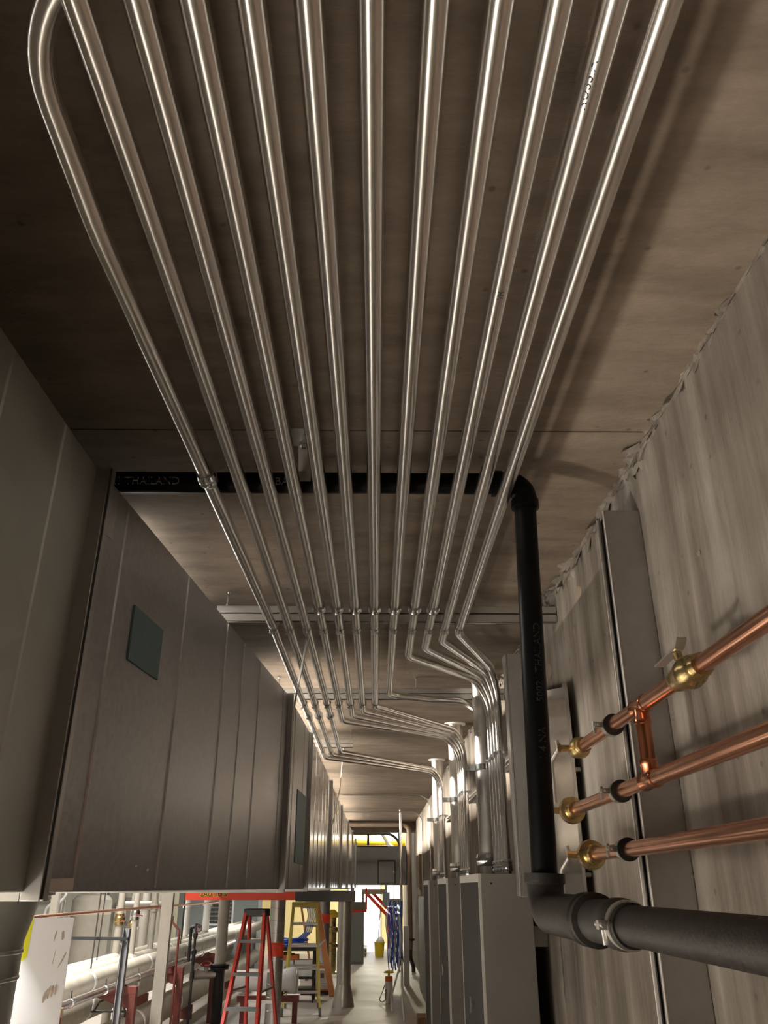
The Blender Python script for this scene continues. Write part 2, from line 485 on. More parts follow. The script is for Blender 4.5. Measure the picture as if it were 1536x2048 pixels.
lamp('unseen_strip_lamp', 'added unseen fill lamp high on the tall bay side of the brown header', (.2, 22.6, E + 2.92), 1.2, 60.0, (0, 0, -1), COOL, size=.2)  # fill lamp added to brighten the yellow bucket and far floor
lamp('unseen_strip_lamp', 'assumed unseen bright strip lamp high above the far cross duct', (.2, 29.3, E + 2.92), 2.4, LAMP_HIGH, (0, 0, -1), (1, .93, .68), 'tube_light_high', size=.3)  # assumed lamp, placed behind the cross duct to brighten the end wall

# assumed work light on a stand, added unseen on the floor under the duct beside the camera
wl = thing('assumed_work_light', 'assumed unseen work light added on the floor beneath the duct', 'work light', (-2.10, 1.30, 0))
part('stand', B().tube(fillet([(-2.30, 1.13, .012), (-2.10, 1.13, .012), (-2.10, 1.13, .36)], .03), .011).tube(fillet([(-2.30, 1.47, .012), (-2.10, 1.47, .012), (-2.10, 1.47, .36)], .03), .011).cyl((-2.30, 1.13, .012), (-2.30, 1.47, .012), .011), 'bucket_yellow', wl)
lc = V((-2.10, 1.30, .40)); la = V((.52, .12, .85)).normalized()
part('lamp_head', B().bar(lc - la * .06, lc - la * .012, .30, .22), 'plastic_dark', wl)
part('lens', B().bar(lc - la * .012, lc - la * .006, .28, .20), 'tube_light', wl)
l = bpy.data.lights.new('assumed_work_beam', 'AREA'); l.shape = 'RECTANGLE'; l.size = .18; l.size_y = .26; l.energy = LAMP_ASSUMED_WORK; l.color = WARM; l.spread = math.radians(100)  # assumed source, added to light the ceiling and right wall
lo = bpy.data.objects.new('assumed_work_beam', l); link(lo, wl); lo.location = lc
lo.rotation_euler = la.to_track_quat('-Z', 'Y').to_euler()

# ------------------------------------------------------------------ the twelve conduits
RC = .0240
HC = E + 1.25
XS = [-.549, -.464, -.371, -.285, -.197, -.108, -.012, .087, .186, .276, .361, .440]
ST = [4.10, 6.04, 8.33]      # struts
ORD = ['leftmost', 'second from left', 'third from left', 'fourth from left', 'fifth from left', 'sixth from left', 'seventh from left',
       'eighth from left', 'ninth from left', 'tenth from left', 'second from right', 'rightmost']
DROP = {12: (.760, 5.06, 4.20), 11: (.757, 5.17, 4.34), 10: (.754, 5.28, 4.50), 9: (.751, 5.39, 4.68), 8: (.750, 5.95, 5.74),
        7: (.768, 7.26, 6.13), 6: (.766, 7.39, 6.32), 5: (.764, 7.52, 6.52), 4: (.762, 7.65, 6.74),
        3: (.768, 9.80, 8.43), 2: (.766, 9.93, 8.62), 1: (.764, 10.06, 8.82)}
PANEL_TOP = E + .07

def coupling_mesh():
    r = RC
    return B().lathe((0, -.045, 0), (0, 1, 0), [(0, r), (0, r * 1.30), (.022, r * 1.42), (.024, r * 1.22), (.034, r * 1.22), (.036, r * 1.42), (.040, r * 1.42), (.046, r * 1.22),
                                               (.058, r * 1.22), (.060, r * 1.38), (.072, r * 1.30), (.080, r)], 20, caps=False).mesh('coupling', 'zinc')
def clamp_mesh():
    r = RC
    b = B().lathe((0, -.008, 0), (0, 1, 0), [(0, r + .0005), (0, r + .005), (.018, r + .005), (.018, r + .0005)], 20, caps=False)
    b.box(-.011, -.004, -.007, .007, -r - .018, -r - .002).box(.004, .011, -.007, .007, -r - .018, -r - .002)
    b.bar((-r - .004, 0, .004), (-r - .004, 0, r + .03), .003, .016, up=(0, 1, 0)).bar((r + .004, 0, .004), (r + .004, 0, r + .03), .003, .016, up=(0, 1, 0))
    return b.mesh('conduit_clamp', 'zinc')
def bolt_mesh():
    return B().cyl((-.018, 0, 0), (.018, 0, 0), .0035, n=8).cyl((-.020, 0, 0), (-.013, 0, 0), .0065, n=6).cyl((.013, 0, 0), (.018, 0, 0), .0065, n=6).mesh('clamp_bolt', 'strut_steel')
ME_CP, ME_CL, ME_BO = coupling_mesh(), clamp_mesh(), bolt_mesh()

def conduit(i):
    x = XS[i - 1]; dx, dy, cy = DROP[i]
    where = {1: 'third', 2: 'second', 3: 'first'}
    if i >= 8: lab = '%s overhead steel conduit, dropping to the nearest grey cabinet' % ORD[i - 1]
    elif i >= 4: lab = '%s overhead steel conduit, dropping to the middle grey cabinet' % ORD[i - 1]
    else: lab = '%s overhead steel conduit, dropping to the farthest grey cabinet' % ORD[i - 1]
    if i == 1: lab = 'leftmost overhead steel conduit with a sweeping bend near the camera'
    t = thing('conduit', lab, 'conduit', (dx, dy, PANEL_TOP), 'overhead steel conduits')
    xn = {1: -.592}.get(i, x * 1.03 + (.005 if i == 12 else 0))
    if i == 1: pts = [(.9, .71, HC + .056), (-.590, .720, HC + .052), (xn, 1.28, HC + .002), (x, 4.1, HC)]; rad = [.28, 1.2]
    else: pts = [(xn, -2.5, HC), (x, 4.1, HC)]; rad = []
    ax = x
    # horizontal run, kick towards the wall, drop
    if i == 8:
        pts += [(x, cy, HC), (.40, 5.90, HC), (dx, dy, HC), (dx, dy, PANEL_TOP)]; rad += [9, .16, .5, .22]
    else:
        pts += [(x, cy, HC), (dx, dy, HC), (dx, dy, PANEL_TOP)]; rad += [9, .17, .24]
    # drop the collinear point at the first strut
    part('conduit_tube', B().tube(fillet(pts, rad, 14), RC, 18), 'emt', t)
    def at(y):
        if i == 1: return (-.592 + (x + .592) * (y - 1.12) / (4.1 - 1.12)) if y < 4.1 else x
        return xn + (x - xn) * (y + 2.5) / 6.6 if y < 4.1 else x
    cps = [2.40] if i == 1 else []
    if 4 <= i <= 10: cps.append(3.78)
    if i <= 3: cps.append(6.52)
    for y in cps: inst('coupling', ME_CP, t, (at(y), y, HC))
    for k, y in enumerate(ST):
        if (k == 1 and i > 7) or (k == 2 and i > 3): continue
        c = inst('conduit_clamp', ME_CL, t, (at(y), y, HC))
        b_ = bpy.data.objects.new('clamp_bolt', ME_BO); COL.objects.link(b_); b_.parent = c; b_.location = (0, 0, -RC - .011)
    # wall clamp and cabinet connector on the drop
    inst('conduit_clamp', ME_CL, t, (dx, dy, E + .745), (PI / 2, 0, PI / 2))
    inst('coupling', ME_CP, t, (dx, dy, PANEL_TOP + .05), (PI / 2, 0, 0), (1.0, .8, 1.0))
    return t
cond = {i: conduit(i) for i in range(12, 0, -1)}
# faint maker's stamps printed on two conduits
part('stamp', letter_wrap('RUSSIA', .030, (XS[10] * 1.018, .965, HC), (0, -1, 0), RC, (-.35, 0, -.94), RC + .0006), 'stamp_ink', cond[11])
part('stamp', letter_wrap('VM', .020, (XS[9] * 1.012, 1.46, HC), (0, -1, 0), RC, (.30, 0, -.95), RC + .0006), 'stamp_ink', cond[10])

# ------------------------------------------------------------------ strut channels under the soffit
def strut(y, x0, x1, rods, label):
    z = HC + RC + .0435
    t = thing('strut_channel', label, 'strut', (x0, y, z), 'ceiling struts')
    part('channel', B().channel((x0, y, z), (x1, y, z), .041, .041, (0, 0, -1)), 'strut_steel', t)
    part('channel', B().channel((x0, y, z), (x1, y, z), .041, .041, (0, 0, 1)), 'strut_steel', t)
    for x in rods:
        r = part('threaded_rod', B().cyl((x, y, z - .036), (x, y, ZC + .01), .006, n=10), 'zinc', t)
        part('nut', B().cyl((x, y, z + .042), (x, y, z + .052), .012, n=6).cyl((x, y, ZC - .012), (x, y, ZC), .016, n=6), 'zinc', r)
    return t
strut(ST[0], -.852, .955, (-.80, .52, .90), 'nearest grey steel strut crossing above all twelve conduits')
strut(ST[1], -.78, .955, (-.74, .30, .90), 'middle grey steel strut above the seven left conduits')
strut(ST[2], -.75, -.237, (-.70, -.26), 'short far steel strut carrying only three conduits')

# ------------------------------------------------------------------ black drain pipe
RP = .039
XT, YT, ZT = .535, 2.60, E + 1.335
ZB = E - .068
XB = .497
dp = thing('drain_pipe', 'black plastic drain pipe crossing under the soffit, down and along the wall', 'pipe', (XB, YT, ZB))
part('pipe_run', B().cyl((-2.05, YT, ZT), (XT - .055, YT, ZT), RP, n=28), 'abs_black', dp)
def elbow(c, d1, d2, R, r, n=12):
    c, d1, d2 = V(c), V(d1).normalized(), V(d2).normalized()
    return B().tube(fillet([c + d1 * R * 1.6, c, c + d2 * R * 1.6], R, n), r, 26)
dv = V((XB - XT, 0, ZB - ZT)).normalized()
eb = elbow((XT, YT, ZT), (-1, 0, 0), dv, .062, .044)
part('elbow', eb, 'abs_black', dp)
part('hub', B().lathe((XT - .115, YT, ZT), (1, 0, 0), [(0, RP), (0, .049), (.03, .049), (.034, .044)], 26, caps=False), 'abs_black', dp)
hub = B().lathe(V((XT, YT, ZT)) + dv * .068, dv, [(0, .044), (.002, .0495), (.03, .0495), (.03, RP)], 26, caps=False)
part('hub', hub, 'abs_black', dp)
part('pipe_run', B().cyl(V((XT, YT, ZT)) + dv * .08, V((XB, YT, ZB)) - dv * .07, RP, n=28), 'abs_black', dp)
dh = V((.045, -1, -.006)).normalized()
ebm = B().tube(fillet([V((XB, YT, ZB)) - dv * .085, V((XB, YT, ZB)), V((XB, YT, ZB)) + dh * .44], .078, 12), .0535, 28)
part('elbow', ebm, 'cast_iron', dp, label='rough black cast elbow at the foot of the pipe')
part('hub', B().lathe(V((XB, YT, ZB)) - dv * .105, dv, [(0, RP), (0, .060), (.024, .060), (.030, .0535)], 26, caps=False), 'cast_iron', dp)
hb = B().lathe(V((XB, YT, ZB)) + dh * .41, dh, [(0, .0535), (.006, .060), (.036, .060), (.040, .054), (.056, .054), (.060, .060), (.084, .060), (.090, RP)], 26, caps=False)
part('hub', hb, 'cast_iron', dp)
c0 = V((XB, YT, ZB)) + dh * .49
part('rubber_sleeve', B().lathe(c0, dh, [(0, RP), (0, .047), (.10, .047), (.14, .045), (.16, .052), (.20, .052), (.215, .045), (.26, .044), (.26, RP)], 26, caps=False), 'rubber_black', dp)
cl = part('hose_clamp', B().lathe(c0 + dh * .222, dh, [(0, .0445), (0, .0485), (.022, .0485), (.022, .0445)], 30, caps=False), 'emt_dull', dp, label='bright steel band clamp on the black pipe')
cc = c0 + dh * .233
part('clamp_screw', B().box(cc.x - .066, cc.x - .043, cc.y - .011, cc.y + .012, cc.z - .008, cc.z + .010).cyl(cc + V((-.060, .03, .002)), cc + V((-.060, -.03, .002)), .0055, n=8).cyl(cc + V((-.055, 0, -.002)), cc + V((-.052, 0, -.036)), .005, n=8), 'emt_dull', cl)
part('pipe_run', B().cyl(V((XB, YT, ZB)) + dh * .45, V((XB, YT, ZB)) + dh * 3.4, RP, n=28), 'cast_iron', dp)
part('print', letter_wrap('50021 THAILAND', .040, (-1.02, YT, ZT), (1, 0, 0), RP, (0, -.80, -.60), RP + .0007), 'pipe_print', dp)
part('print', letter_wrap('BA  1', .040, (-.37, YT, ZT), (1, 0, 0), RP, (0, -.80, -.60), RP + .0007), 'pipe_print', dp)
part('print', letter_wrap('1/4 NA', .034, V((XT, YT, ZT)) + dv * .98, -dv, RP, (.50, -.86, 0), RP + .0007), 'stamp_ink', dp)
part('print', letter_wrap('50021 THAILAND', .034, V((XT, YT, ZT)) + dv * .80, -dv, RP, (.50, -.86, 0), RP + .0007), 'stamp_ink', dp)

# hanger bracket on the soffit for the black pipe
hg = thing('pipe_hanger', 'small steel pipe hanger bracket between two conduits at the black pipe', 'hanger', (-.262, 2.5, ZC))
part('plate', B().box(-.305, -.215, 2.40, 2.52, ZC - .006, ZC), 'strut_steel', hg)
part('strap', B().bar((-.262, 2.50, ZC - .006), (-.262, 2.545, ZT + .02), .045, .004, up=(0, 1, 0)).bar((-.262, 2.545, ZT + .02), (-.262, 2.545, ZT - .02), .045, .004, up=(0, 1, 0)), 'emt_dull', hg)
part('bolt', B().cyl((-.262, 2.47, ZC - .05), (-.262, 2.47, ZC), .007, n=8).cyl((-.262, 2.47, ZC - .035), (-.262, 2.47, ZC - .02), .016, n=6), 'zinc', hg)

# ------------------------------------------------------------------ the long duct on the left
ZD0, ZD1 = E - .012, E + 1.20
XL = -2.1
secs = [(-3.0, 2.245, -.925, -.887), (2.275, 5.535, -.874, -.606), (5.565, 6.985, -.604, -.571), (7.015, 10.385, -.570, -.568), (10.415, 13.685, -.568, -.568),
        (13.715, 16.985, -.568, -.568), (17.015, 20.285, -.568, -.568), (20.315, 23.585, -.568, -.568), (23.615, 26.9, -.568, -.568)]
du = thing('air_duct', 'long galvanised rectangular air duct hung along the left side', 'duct', (-1.3, 2.26, ZD0))
def sec_x(s, y): return s[2] + (s[3] - s[2]) * (y - s[0]) / (s[1] - s[0])
for k, s in enumerate(secs):
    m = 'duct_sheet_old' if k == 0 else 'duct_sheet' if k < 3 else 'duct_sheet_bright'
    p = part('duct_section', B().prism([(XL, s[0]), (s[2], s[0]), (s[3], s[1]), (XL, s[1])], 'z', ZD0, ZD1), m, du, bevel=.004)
    ribs = {0: [.4, 1.12, 1.62, 1.97], 1: [2.50, 3.20, 3.86, 4.22, 4.62, 5.34], 2: [5.95, 6.6]}.get(k) or [s[0] + .3 + .55 * j for j in range(6)]
    for y in ribs:
        x = sec_x(s, y)
        part('standing_seam', B().prism([(x - .003, y - .012), (x + .0045, y - .003), (x + .0045, y + .003), (x - .003, y + .012)], 'z', ZD0 + .01, ZD1 - .01), m, p)
for k in range(len(secs) - 1):
    a, b_ = secs[k], secs[k + 1]
    y = (a[1] + b_[0]) / 2; x = max(a[3], b_[2])
    pr = .030
    for y0, y1 in ((a[1] - .010, a[1] - .004), (b_[0] - .010, b_[0] + .020)):
        f = B().box(x - .02, x + pr, y0, y1, ZD0 - .02, ZD1 + .012).box(XL - .03, x - .02, y0, y1, ZD0 - .02, ZD0 + .01).box(XL - .03, x - .02, y0, y1, ZD1 - .01, ZD1 + .012)
        part('flange', f, 'flange_steel', du, bevel=.002)
    part('gasket', B().box(XL, x + pr - .003, a[1] - .004, b_[0] - .010, ZD0 - .016, ZD1 + .008), 'gasket_black', du)
# stickers on the duct side
def on_duct(k, y0, y1, z0, z1, off=.003):
    s = secs[k]; x0, x1 = sec_x(s, y0), sec_x(s, y1)
    return B().add([(x0 + off, y0, z0), (x1 + off, y1, z0), (x1 + off, y1, z1), (x0 + off, y0, z1), (x0 - .002, y0, z0), (x1 - .002, y1, z0), (x1 - .002, y1, z1), (x0 - .002, y0, z1)],
                   [(0, 1, 2, 3), (7, 6, 5, 4), (0, 4, 5, 1), (1, 5, 6, 2), (2, 6, 7, 3), (3, 7, 4, 0)])
part('access_sticker', on_duct(1, 2.655, 2.955, E + .695, E + .885, .006), 'sticker_teal', du, label='square dull teal patch')
part('access_sticker', on_duct(2, 6.25, 6.85, E + .16, E + .66, .006), 'sticker_teal', du, label='dark green patch on the far section')
part('sealant_smear', on_duct(1, 2.31, 2.40, E + 1.02, E + 1.185, .002), 'flange_steel', du)
# sheet lip and bracket scraps under the near joint
part('bottom_cleat', B().bar((-1.25, 2.12, ZD0 - .012), (-.86, 2.34, ZD0 - .014), .05, .012).bar((-.97, 2.28, ZD0 + .012), (-.83, 2.40, ZD0 + .02), .05, .03), 'emt_dull', du)
part('rivet', B().lathe((sec_x(secs[1], 2.97) + .002, 2.97, E + .065), (1, 0, 0), [(0, .006), (.004, .004), (.005, 0.0005)], 8).lathe((sec_x(secs[1], 3.09) + .002, 3.09, E + .055), (1, 0, 0), [(0, .006), (.004, .004), (.005, .0005)], 8), 'zinc', du)
# hanger straps
def strap(label, pts, w=.028):
    b = B()
    for p, q in zip(pts[:-1], pts[1:]): b.bar(p, q, w, .004, up=(1, 0, .2))
    return single('hanger_strap', b, 'emt_dull', label, 'strap', 'duct hanger straps')
strap('steel strap from the nearest strut down the duct joint', [(-.371, 4.14, E + 1.196), (-.560, 5.49, E + 1.12), (-.568, 5.49, E - .01)])
strap('steel strap slanting down to the duct just past the short far strut', [(-.375, 9.35, ZC), (-.42, 9.75, E + 1.05), (-.532, 10.36, E + .68), (-.532, 10.36, E + .02)])

# ------------------------------------------------------------------ grey cabinets, risers and trough on the right wall
def cabinet(y0, y1, ry, rx, label, rlabel):
    x0, x1 = .577, .87
    z1 = PANEL_TOP
    t = thing('electrical_cabinet', label, 'cabinet', (x0, y0, 0), 'grey electrical cabinets')
    part('cabinet_body', B().box(x0 + .012, x1, y0, y1, .0, z1), 'panel_grey', t, bevel=.003)
    d = part('cabinet_door', B().box(x0 + .001, x0 + .012, y0 + .014, y1 - .014, .03, z1 - .045), 'panel_door', t, bevel=.002)
    part('door_latch', B().cyl((x0 - .018, y1 - .62, E - .62), (x0 + .004, y1 - .62, E - .62), .016, n=12).box(x0 - .024, x0 - .014, y1 - .63, y1 - .61, E - .66, E - .58), 'zinc', d)
    part('door_frame', B().box(x0 - .002, x0 + .013, y0, y0 + .013, 0, z1).box(x0 - .002, x0 + .013, y1 - .013, y1, 0, z1).box(x0 - .002, x0 + .013, y0 + .013, y1 - .013, z1 - .044, z1), 'panel_edge', t)
    for yb in (y0 + .1, y1 - .16): part('wall_bracket', B().box(x1, XW, yb, yb + .06, E - .3, E - .2), 'strut_steel', t)
    for q in range(2):
        part('screw', B().cyl((x0 + .07 + .16 * q, y0 - .003, z1 - .05), (x0 + .07 + .16 * q, y0 + .002, z1 - .05), .006, n=8), 'gasket_black', t)
    r = .071
    u = thing('riser_pipe', rlabel, 'pipe', (rx, ry, z1), 'large steel risers')
    part('riser_tube', B().cyl((rx, ry, z1), (rx, ry, ZC + .02), r, n=32), 'riser_steel', u)
    part('coupling', B().lathe((rx, ry, z1), (0, 0, 1), [(0, r * 1.0), (0, r * 1.16), (.055, r * 1.16), (.062, r * 1.24), (.085, r * 1.30), (.09, r * 1.20), (.10, r * 1.20), (.105, r * 1.30), (.125, r * 1.24), (.135, r)], 32, caps=False), 'zinc', u)
    part('ceiling_collar', B().lathe((rx, ry, ZC), (0, 0, -1), [(0, r), (0, r * 1.5), (.012, r * 1.45), (.016, r)], 32, caps=False), 'paint_white', u)
    z = E + .745
    cs = part('riser_clamp', B().lathe((rx, ry, z - .020), (0, 0, 1), [(0, r), (0, r + .005), (.04, r + .005), (.04, r)], 32, caps=False).box(rx - .14, rx - .068, ry - .012, ry - .006, z - .02, z + .02).box(rx - .14, rx - .068, ry + .006, ry + .012, z - .02, z + .02), 'zinc', u)
    part('clamp_bolt', B().cyl((rx - .112, ry - .03, z), (rx - .112, ry + .03, z), .008, n=8), 'zinc', cs)
    # wall strut behind riser and drops
    w = thing('wall_strut', 'horizontal wall strut behind the %s' % rlabel.split(' steel')[0], 'strut', (.9, y0, z), 'wall struts')
    part('channel', B().channel((.905, y0 - .06, z), (.905, ry + .16, z), .041, .041, (-1, 0, 0)), 'strut_steel', w)
    part('stand_off', B().box(.905, XW, y0 + .0, y0 + .06, z - .02, z + .02).box(.905, XW, ry + .06, ry + .12, z - .02, z + .02), 'strut_steel', w)
cabinet(4.95, 6.05, 5.73, .752, 'nearest and widest-looking grey electrical cabinet on the right wall', 'nearest thick steel riser pipe standing on the first grey cabinet')
cabinet(7.23, 8.25, 7.97, .765, 'middle grey electrical cabinet of the row of three', 'middle thick steel riser pipe standing on the second grey cabinet')
cabinet(9.71, 10.7, 10.40, .760, 'farthest grey electrical cabinet of the row of three', 'farthest thick steel riser pipe standing on the third grey cabinet')
tr = thing('wiring_trough', 'tall grey wiring trough on the wall directly behind the black pipe', 'trough', (.87, 4.9, E - .05))
part('trough_body', B().box(.800, .955, 4.85, 4.94, E - .05, E + 1.31), 'trough_grey', tr, bevel=.003)
part('trough_cover', B().box(.788, .800, 4.846, 4.944, E - .045, E + 1.305), 'trough_grey', tr, bevel=.002)

# polished sheet on the wall, thin rod beneath
single('metal_sheet', B().prism([(3.845, E - .14), (4.72, E - .14), (4.72, E + 1.0), (4.28, E + .955), (3.90, E + .885), (3.87, E + .905), (3.845, E + .86)], 'x', .905, .920), 'mirror_plate',
       'shiny bare metal sheet on the wall to the right of the black pipe', 'metal sheet')
for y, z in ((3.9, E + .5), (3.9, E + .05), (4.6, E + .5)):
    part('spacer', B().cyl((.92, y, z), (XW - .004, y, z), .012, n=8), 'strut_steel', bpy.data.objects['metal_sheet'])
single('wall_strap', B().box(.942, .960, 4.600, 4.625, E - .52, E - .19), 'emt', 'thin bright metal strip on the wall below the cast elbow', 'strip')

# deep vertical strut carrying the copper pipes
vs_ = thing('wall_strut', 'deep vertical grey strut on the right wall carrying the copper pipes', 'strut', (.9, 2.72, 0))
part('channel', B().channel((.958, 2.692, .02), (.958, 2.692, E + 1.25), .095, .130, (-1, 0, 0), lip=.028, t=.004), 'flange_steel', vs_)
part('slot_shade', B().box(.838, .842, 2.662, 2.722, .02, E + 1.245), 'gasket_black', vs_)  # black strip painting in the shade inside the open slot
part('lip', B().box(.825, .8285, 2.645, 2.653, .02, E + 1.25).box(.825, .8285, 2.731, 2.739, .02, E + 1.25), 'panel_edge', vs_)

# ------------------------------------------------------------------ copper pipes with brass valves
RK = .0225
XK = .788
def valve(b, c, d, r, flange=False, k=1.0):
    """ball-valve body along d centred on c"""
    c, d = V(c), V(d).normalized()
    S = lambda pr: [(t * k, q if q <= r or q < .003 else r + (q - r) * (1 + (k - 1) * .5)) for t, q in pr]
    if flange:
        return b.lathe(c - d * .06 * k, d, S([(0, r), (0, r * 1.25), (.014, r * 1.35), (.016, r * 1.2), (.024, r * 1.2), (.026, r * 1.42), (.040, r * 1.5), (.043, r * 2.05), (.062, r * 2.15), (.074, r * 1.95), (.080, r * 1.4), (.092, r * 1.3), (.108, r * 1.1), (.108, .002)]), 24, caps=False)
    return b.lathe(c - d * .06 * k, d, S([(0, r), (0, r * 1.22), (.012, r * 1.36), (.014, r * 1.22), (.022, r * 1.22), (.024, r * 1.40), (.036, r * 1.40), (.042, r * 1.6), (.058, r * 1.72), (.074, r * 1.6), (.080, r * 1.40), (.094, r * 1.40), (.096, r * 1.22), (.108, r * 1.32), (.12, r * 1.22), (.12, r)]), 24, caps=False)
def copper(z, ye, label, flange, end):
    t = thing('copper_pipe', label, 'pipe', (XK, ye, z), 'copper pipes')
    part('copper_tube', B().cyl((XK, ye - .03, z), (XK, -1.5, z), RK, n=26), 'copper', t)
    v = part('brass_valve', valve(B(), (XK, ye, z), (0, 1, 0), RK, flange, 1.3), 'brass', t, label='brass shut-off valve at the pipe end')
    part('valve_stem', B().cyl((XK - .03, ye + .01, z), (XK - .072, ye + .01, z), .012, n=12).cyl((XK - .072, ye + .01, z), (XK - .086, ye + .01, z), .017, n=6), 'brass', v)
    if end:
        part('lever_handle', B().tube(fillet([(XK - .082, ye + .02, z + .03), (XK - .078, ye + .012, z - .005), (XK - .108, ye + .03, z - .05), (XK - .108, ye + .03, z - end)], .02, 5), .008, 8), 'emt_dull', v)
    # cushioned clamp on the strut
    k = part('pipe_clamp', B().lathe((XK, 2.71, z), (0, 1, 0), [(0, RK + .007), (0, RK + .011), (.032, RK + .011), (.032, RK + .007)], 24, caps=False).box(XK - .056, XK - .030, 2.715, 2.720, z - .006, z + .010).box(XK - .056, XK - .030, 2.728, 2.733, z - .006, z + .010), 'strut_steel', t)
    part('cushion', B().lathe((XK, 2.698, z), (0, 1, 0), [(0, RK), (0, RK + .0125), (.010, RK + .0125), (.012, RK + .007), (.046, RK + .007), (.046, RK)], 24, caps=False), 'rubber_black', k)
    part('clamp_bolt', B().cyl((XK - .048, 2.70, z + .003), (XK - .048, 2.765, z + .003), .005, n=8).cyl((XK - .048, 2.765, z - .02), (XK - .048, 2.765, z + .02), .0055, n=8), 'strut_steel', k)
    return t
ZK = [E + .490, E + .280, E + .107]
k1 = copper(ZK[0], 3.19, 'uppermost copper pipe with a lever valve and tee on the right wall', False, .20)
k2 = copper(ZK[1], 3.42, 'middle copper pipe of the three on the right wall', True, 0)
k3 = copper(ZK[2], 3.18, 'lowest copper pipe, just above the black drain pipe', True, .13)
def tee(z, dz, y=2.40):
    b = B().lathe((XK, y - .055, z), (0, 1, 0), [(0, RK), (0, RK * 1.10), (.004, RK * 1.18), (.012, RK * 1.18), (.016, RK * 1.10), (.094, RK * 1.10), (.098, RK * 1.18), (.106, RK * 1.18), (.11, RK * 1.1), (.11, RK)], 24, caps=False)
    b.lathe((XK, y, z), (0, 0, dz), [(0, RK * 1.06), (.036, RK * 1.06), (.040, RK * 1.18), (.052, RK * 1.18), (.056, RK)], 24, caps=False)
    return b
part('tee_fitting', tee(ZK[0], -1), 'copper_dark', k1)
part('tee_fitting', tee(ZK[1], 1), 'copper_dark', k2)
part('branch_tube', B().cyl((XK, 2.40, ZK[0] - .02), (XK, 2.40, ZK[1] + .02), RK * .98, n=24), 'copper_dark', k1)
v = part('brass_valve', valve(B(), (XK, 1.99, ZK[0]), (0, 1, 0), RK, False, 1.5), 'brass', k1, label='brass lever valve in the middle of the pipe')
part('valve_stem', B().cyl((XK, 2.03, ZK[0] + .02), (XK - .01, 2.03, ZK[0] + .062), .012, n=12), 'brass', v)
part('lever_handle', B().bar((XK - .012, 2.00, ZK[0] + .066), (XK - .014, 2.16, ZK[0] + .058), .026, .005).bar((XK - .012, 2.00, ZK[0] + .066), (XK - .012, 1.975, ZK[0] + .085), .026, .005), 'emt_dull', v)

# ------------------------------------------------------------------ plant room on the left: duct branch, board, banner
tk = thing('branch_duct', 'dark round duct dropping from the big duct at the lower left', 'duct', (-1.83, 3.9, 0))
part('duct_pipe', B().lathe((-1.83, 3.9, 0), (0, 0, 1), [(0, .30), (E - .22, .30), (E - .03, .345)], 40), 'duct_sheet_old', tk)
for z in (.25, .62, .95, 1.15, 1.36, 1.46):
    part('seam_ring', B().lathe((-1.83, 3.9, z), (0, 0, 1), [(0, .299), (.004, .306), (.014, .306), (.018, .299)], 40, caps=False), 'duct_sheet_old', tk)
part('saddle_flange', B().lathe((-1.83, 3.9, E - .032), (0, 0, 1), [(0, .34), (0, .40), (.016, .40)], 40), 'flange_steel', tk)

wb = thing('white_board', 'bright white sheet standing upright beside the dark round duct', 'board', (-1.78, 4.95, 0))
W0, W1 = V((-1.891, 4.90, 0)), V((-1.668, 4.98, 0))
wd = (W1 - W0).normalized(); wn = V((wd.y, -wd.x, 0)); wl_ = (W1 - W0).length
def wpt(u, z, off=0.0): return W0 + wd * (u * wl_) + wn * off + V((0, 0, z))
bo = part('board_sheet', B().bar(W0 + V((0, 0, (E - .15) / 2)), W1 + V((0, 0, (E - .15) / 2)), .010, E - .15), 'board_white', wb, bevel=.002)
part('tape', B().add([wpt(-.01, E - .36, .0065), wpt(.10, E - .34, .0065), wpt(.12, E - .145, .0065), wpt(-.01, E - .145, .0065)], [(0, 1, 2, 3)]), 'tape_yellow', wb, label='strip of yellow tape on the corner')
def scuff(u, z, su, sz, slant=0):
    n = 9
    return B().add([wpt(u + su * math.cos(2 * PI * i / n) * random.uniform(.5, 1) + slant * math.sin(2 * PI * i / n) * sz, z + sz * math.sin(2 * PI * i / n) * random.uniform(.6, 1), .006) for i in range(n)], [tuple(range(n))])
for y, z, sy, sz, sl in ((.62, E - .52, .05, .040, .8), (.69, E - .505, .04, .035, .5), (.75, E - .50, .04, .035, .3), (.82, E - .495, .05, .03, 0), (.86, E - .36, .02, .055, 1.4), (.68, E - .34, .012, .05, .3), (.80, E - .235, .04, .03, 0), (.64, E - .24, .02, .03, .5)):
    part('scuff_mark', scuff(y, z, sy, sz, sl), 'board_scuff', bo)

bn = thing('caution_banner', 'red caution board hung beneath the duct', 'banner', (-1.75, 11.5, E - .15))
part('board', B().box(-2.46, -1.045, 11.49, 11.51, E - .150, E - .018), 'banner_red', bn)
part('pale_strip', B().box(-1.86, -1.06, 11.484, 11.49, E - .050, E - .03), 'paint_white', bn)
part('lettering', letter_flat('CAUTION', .100, (-2.285, 11.486, E - .108), (.80, 0, 0), (0, 0, 1), .006), 'banner_yellow', bn)
part('lettering', letter_flat('CAUTION', .100, (-2.285, 11.4845, E - .108), (.80, 0, 0), (0, 0, 1), .0012), 'ink_black', bn)
part('hanger', B().box(-2.40, -2.37, 11.5, 11.505, E - .03, E - .012).box(-1.20, -1.17, 11.5, 11.505, E - .03, E - .012), 'strut_steel', bn)

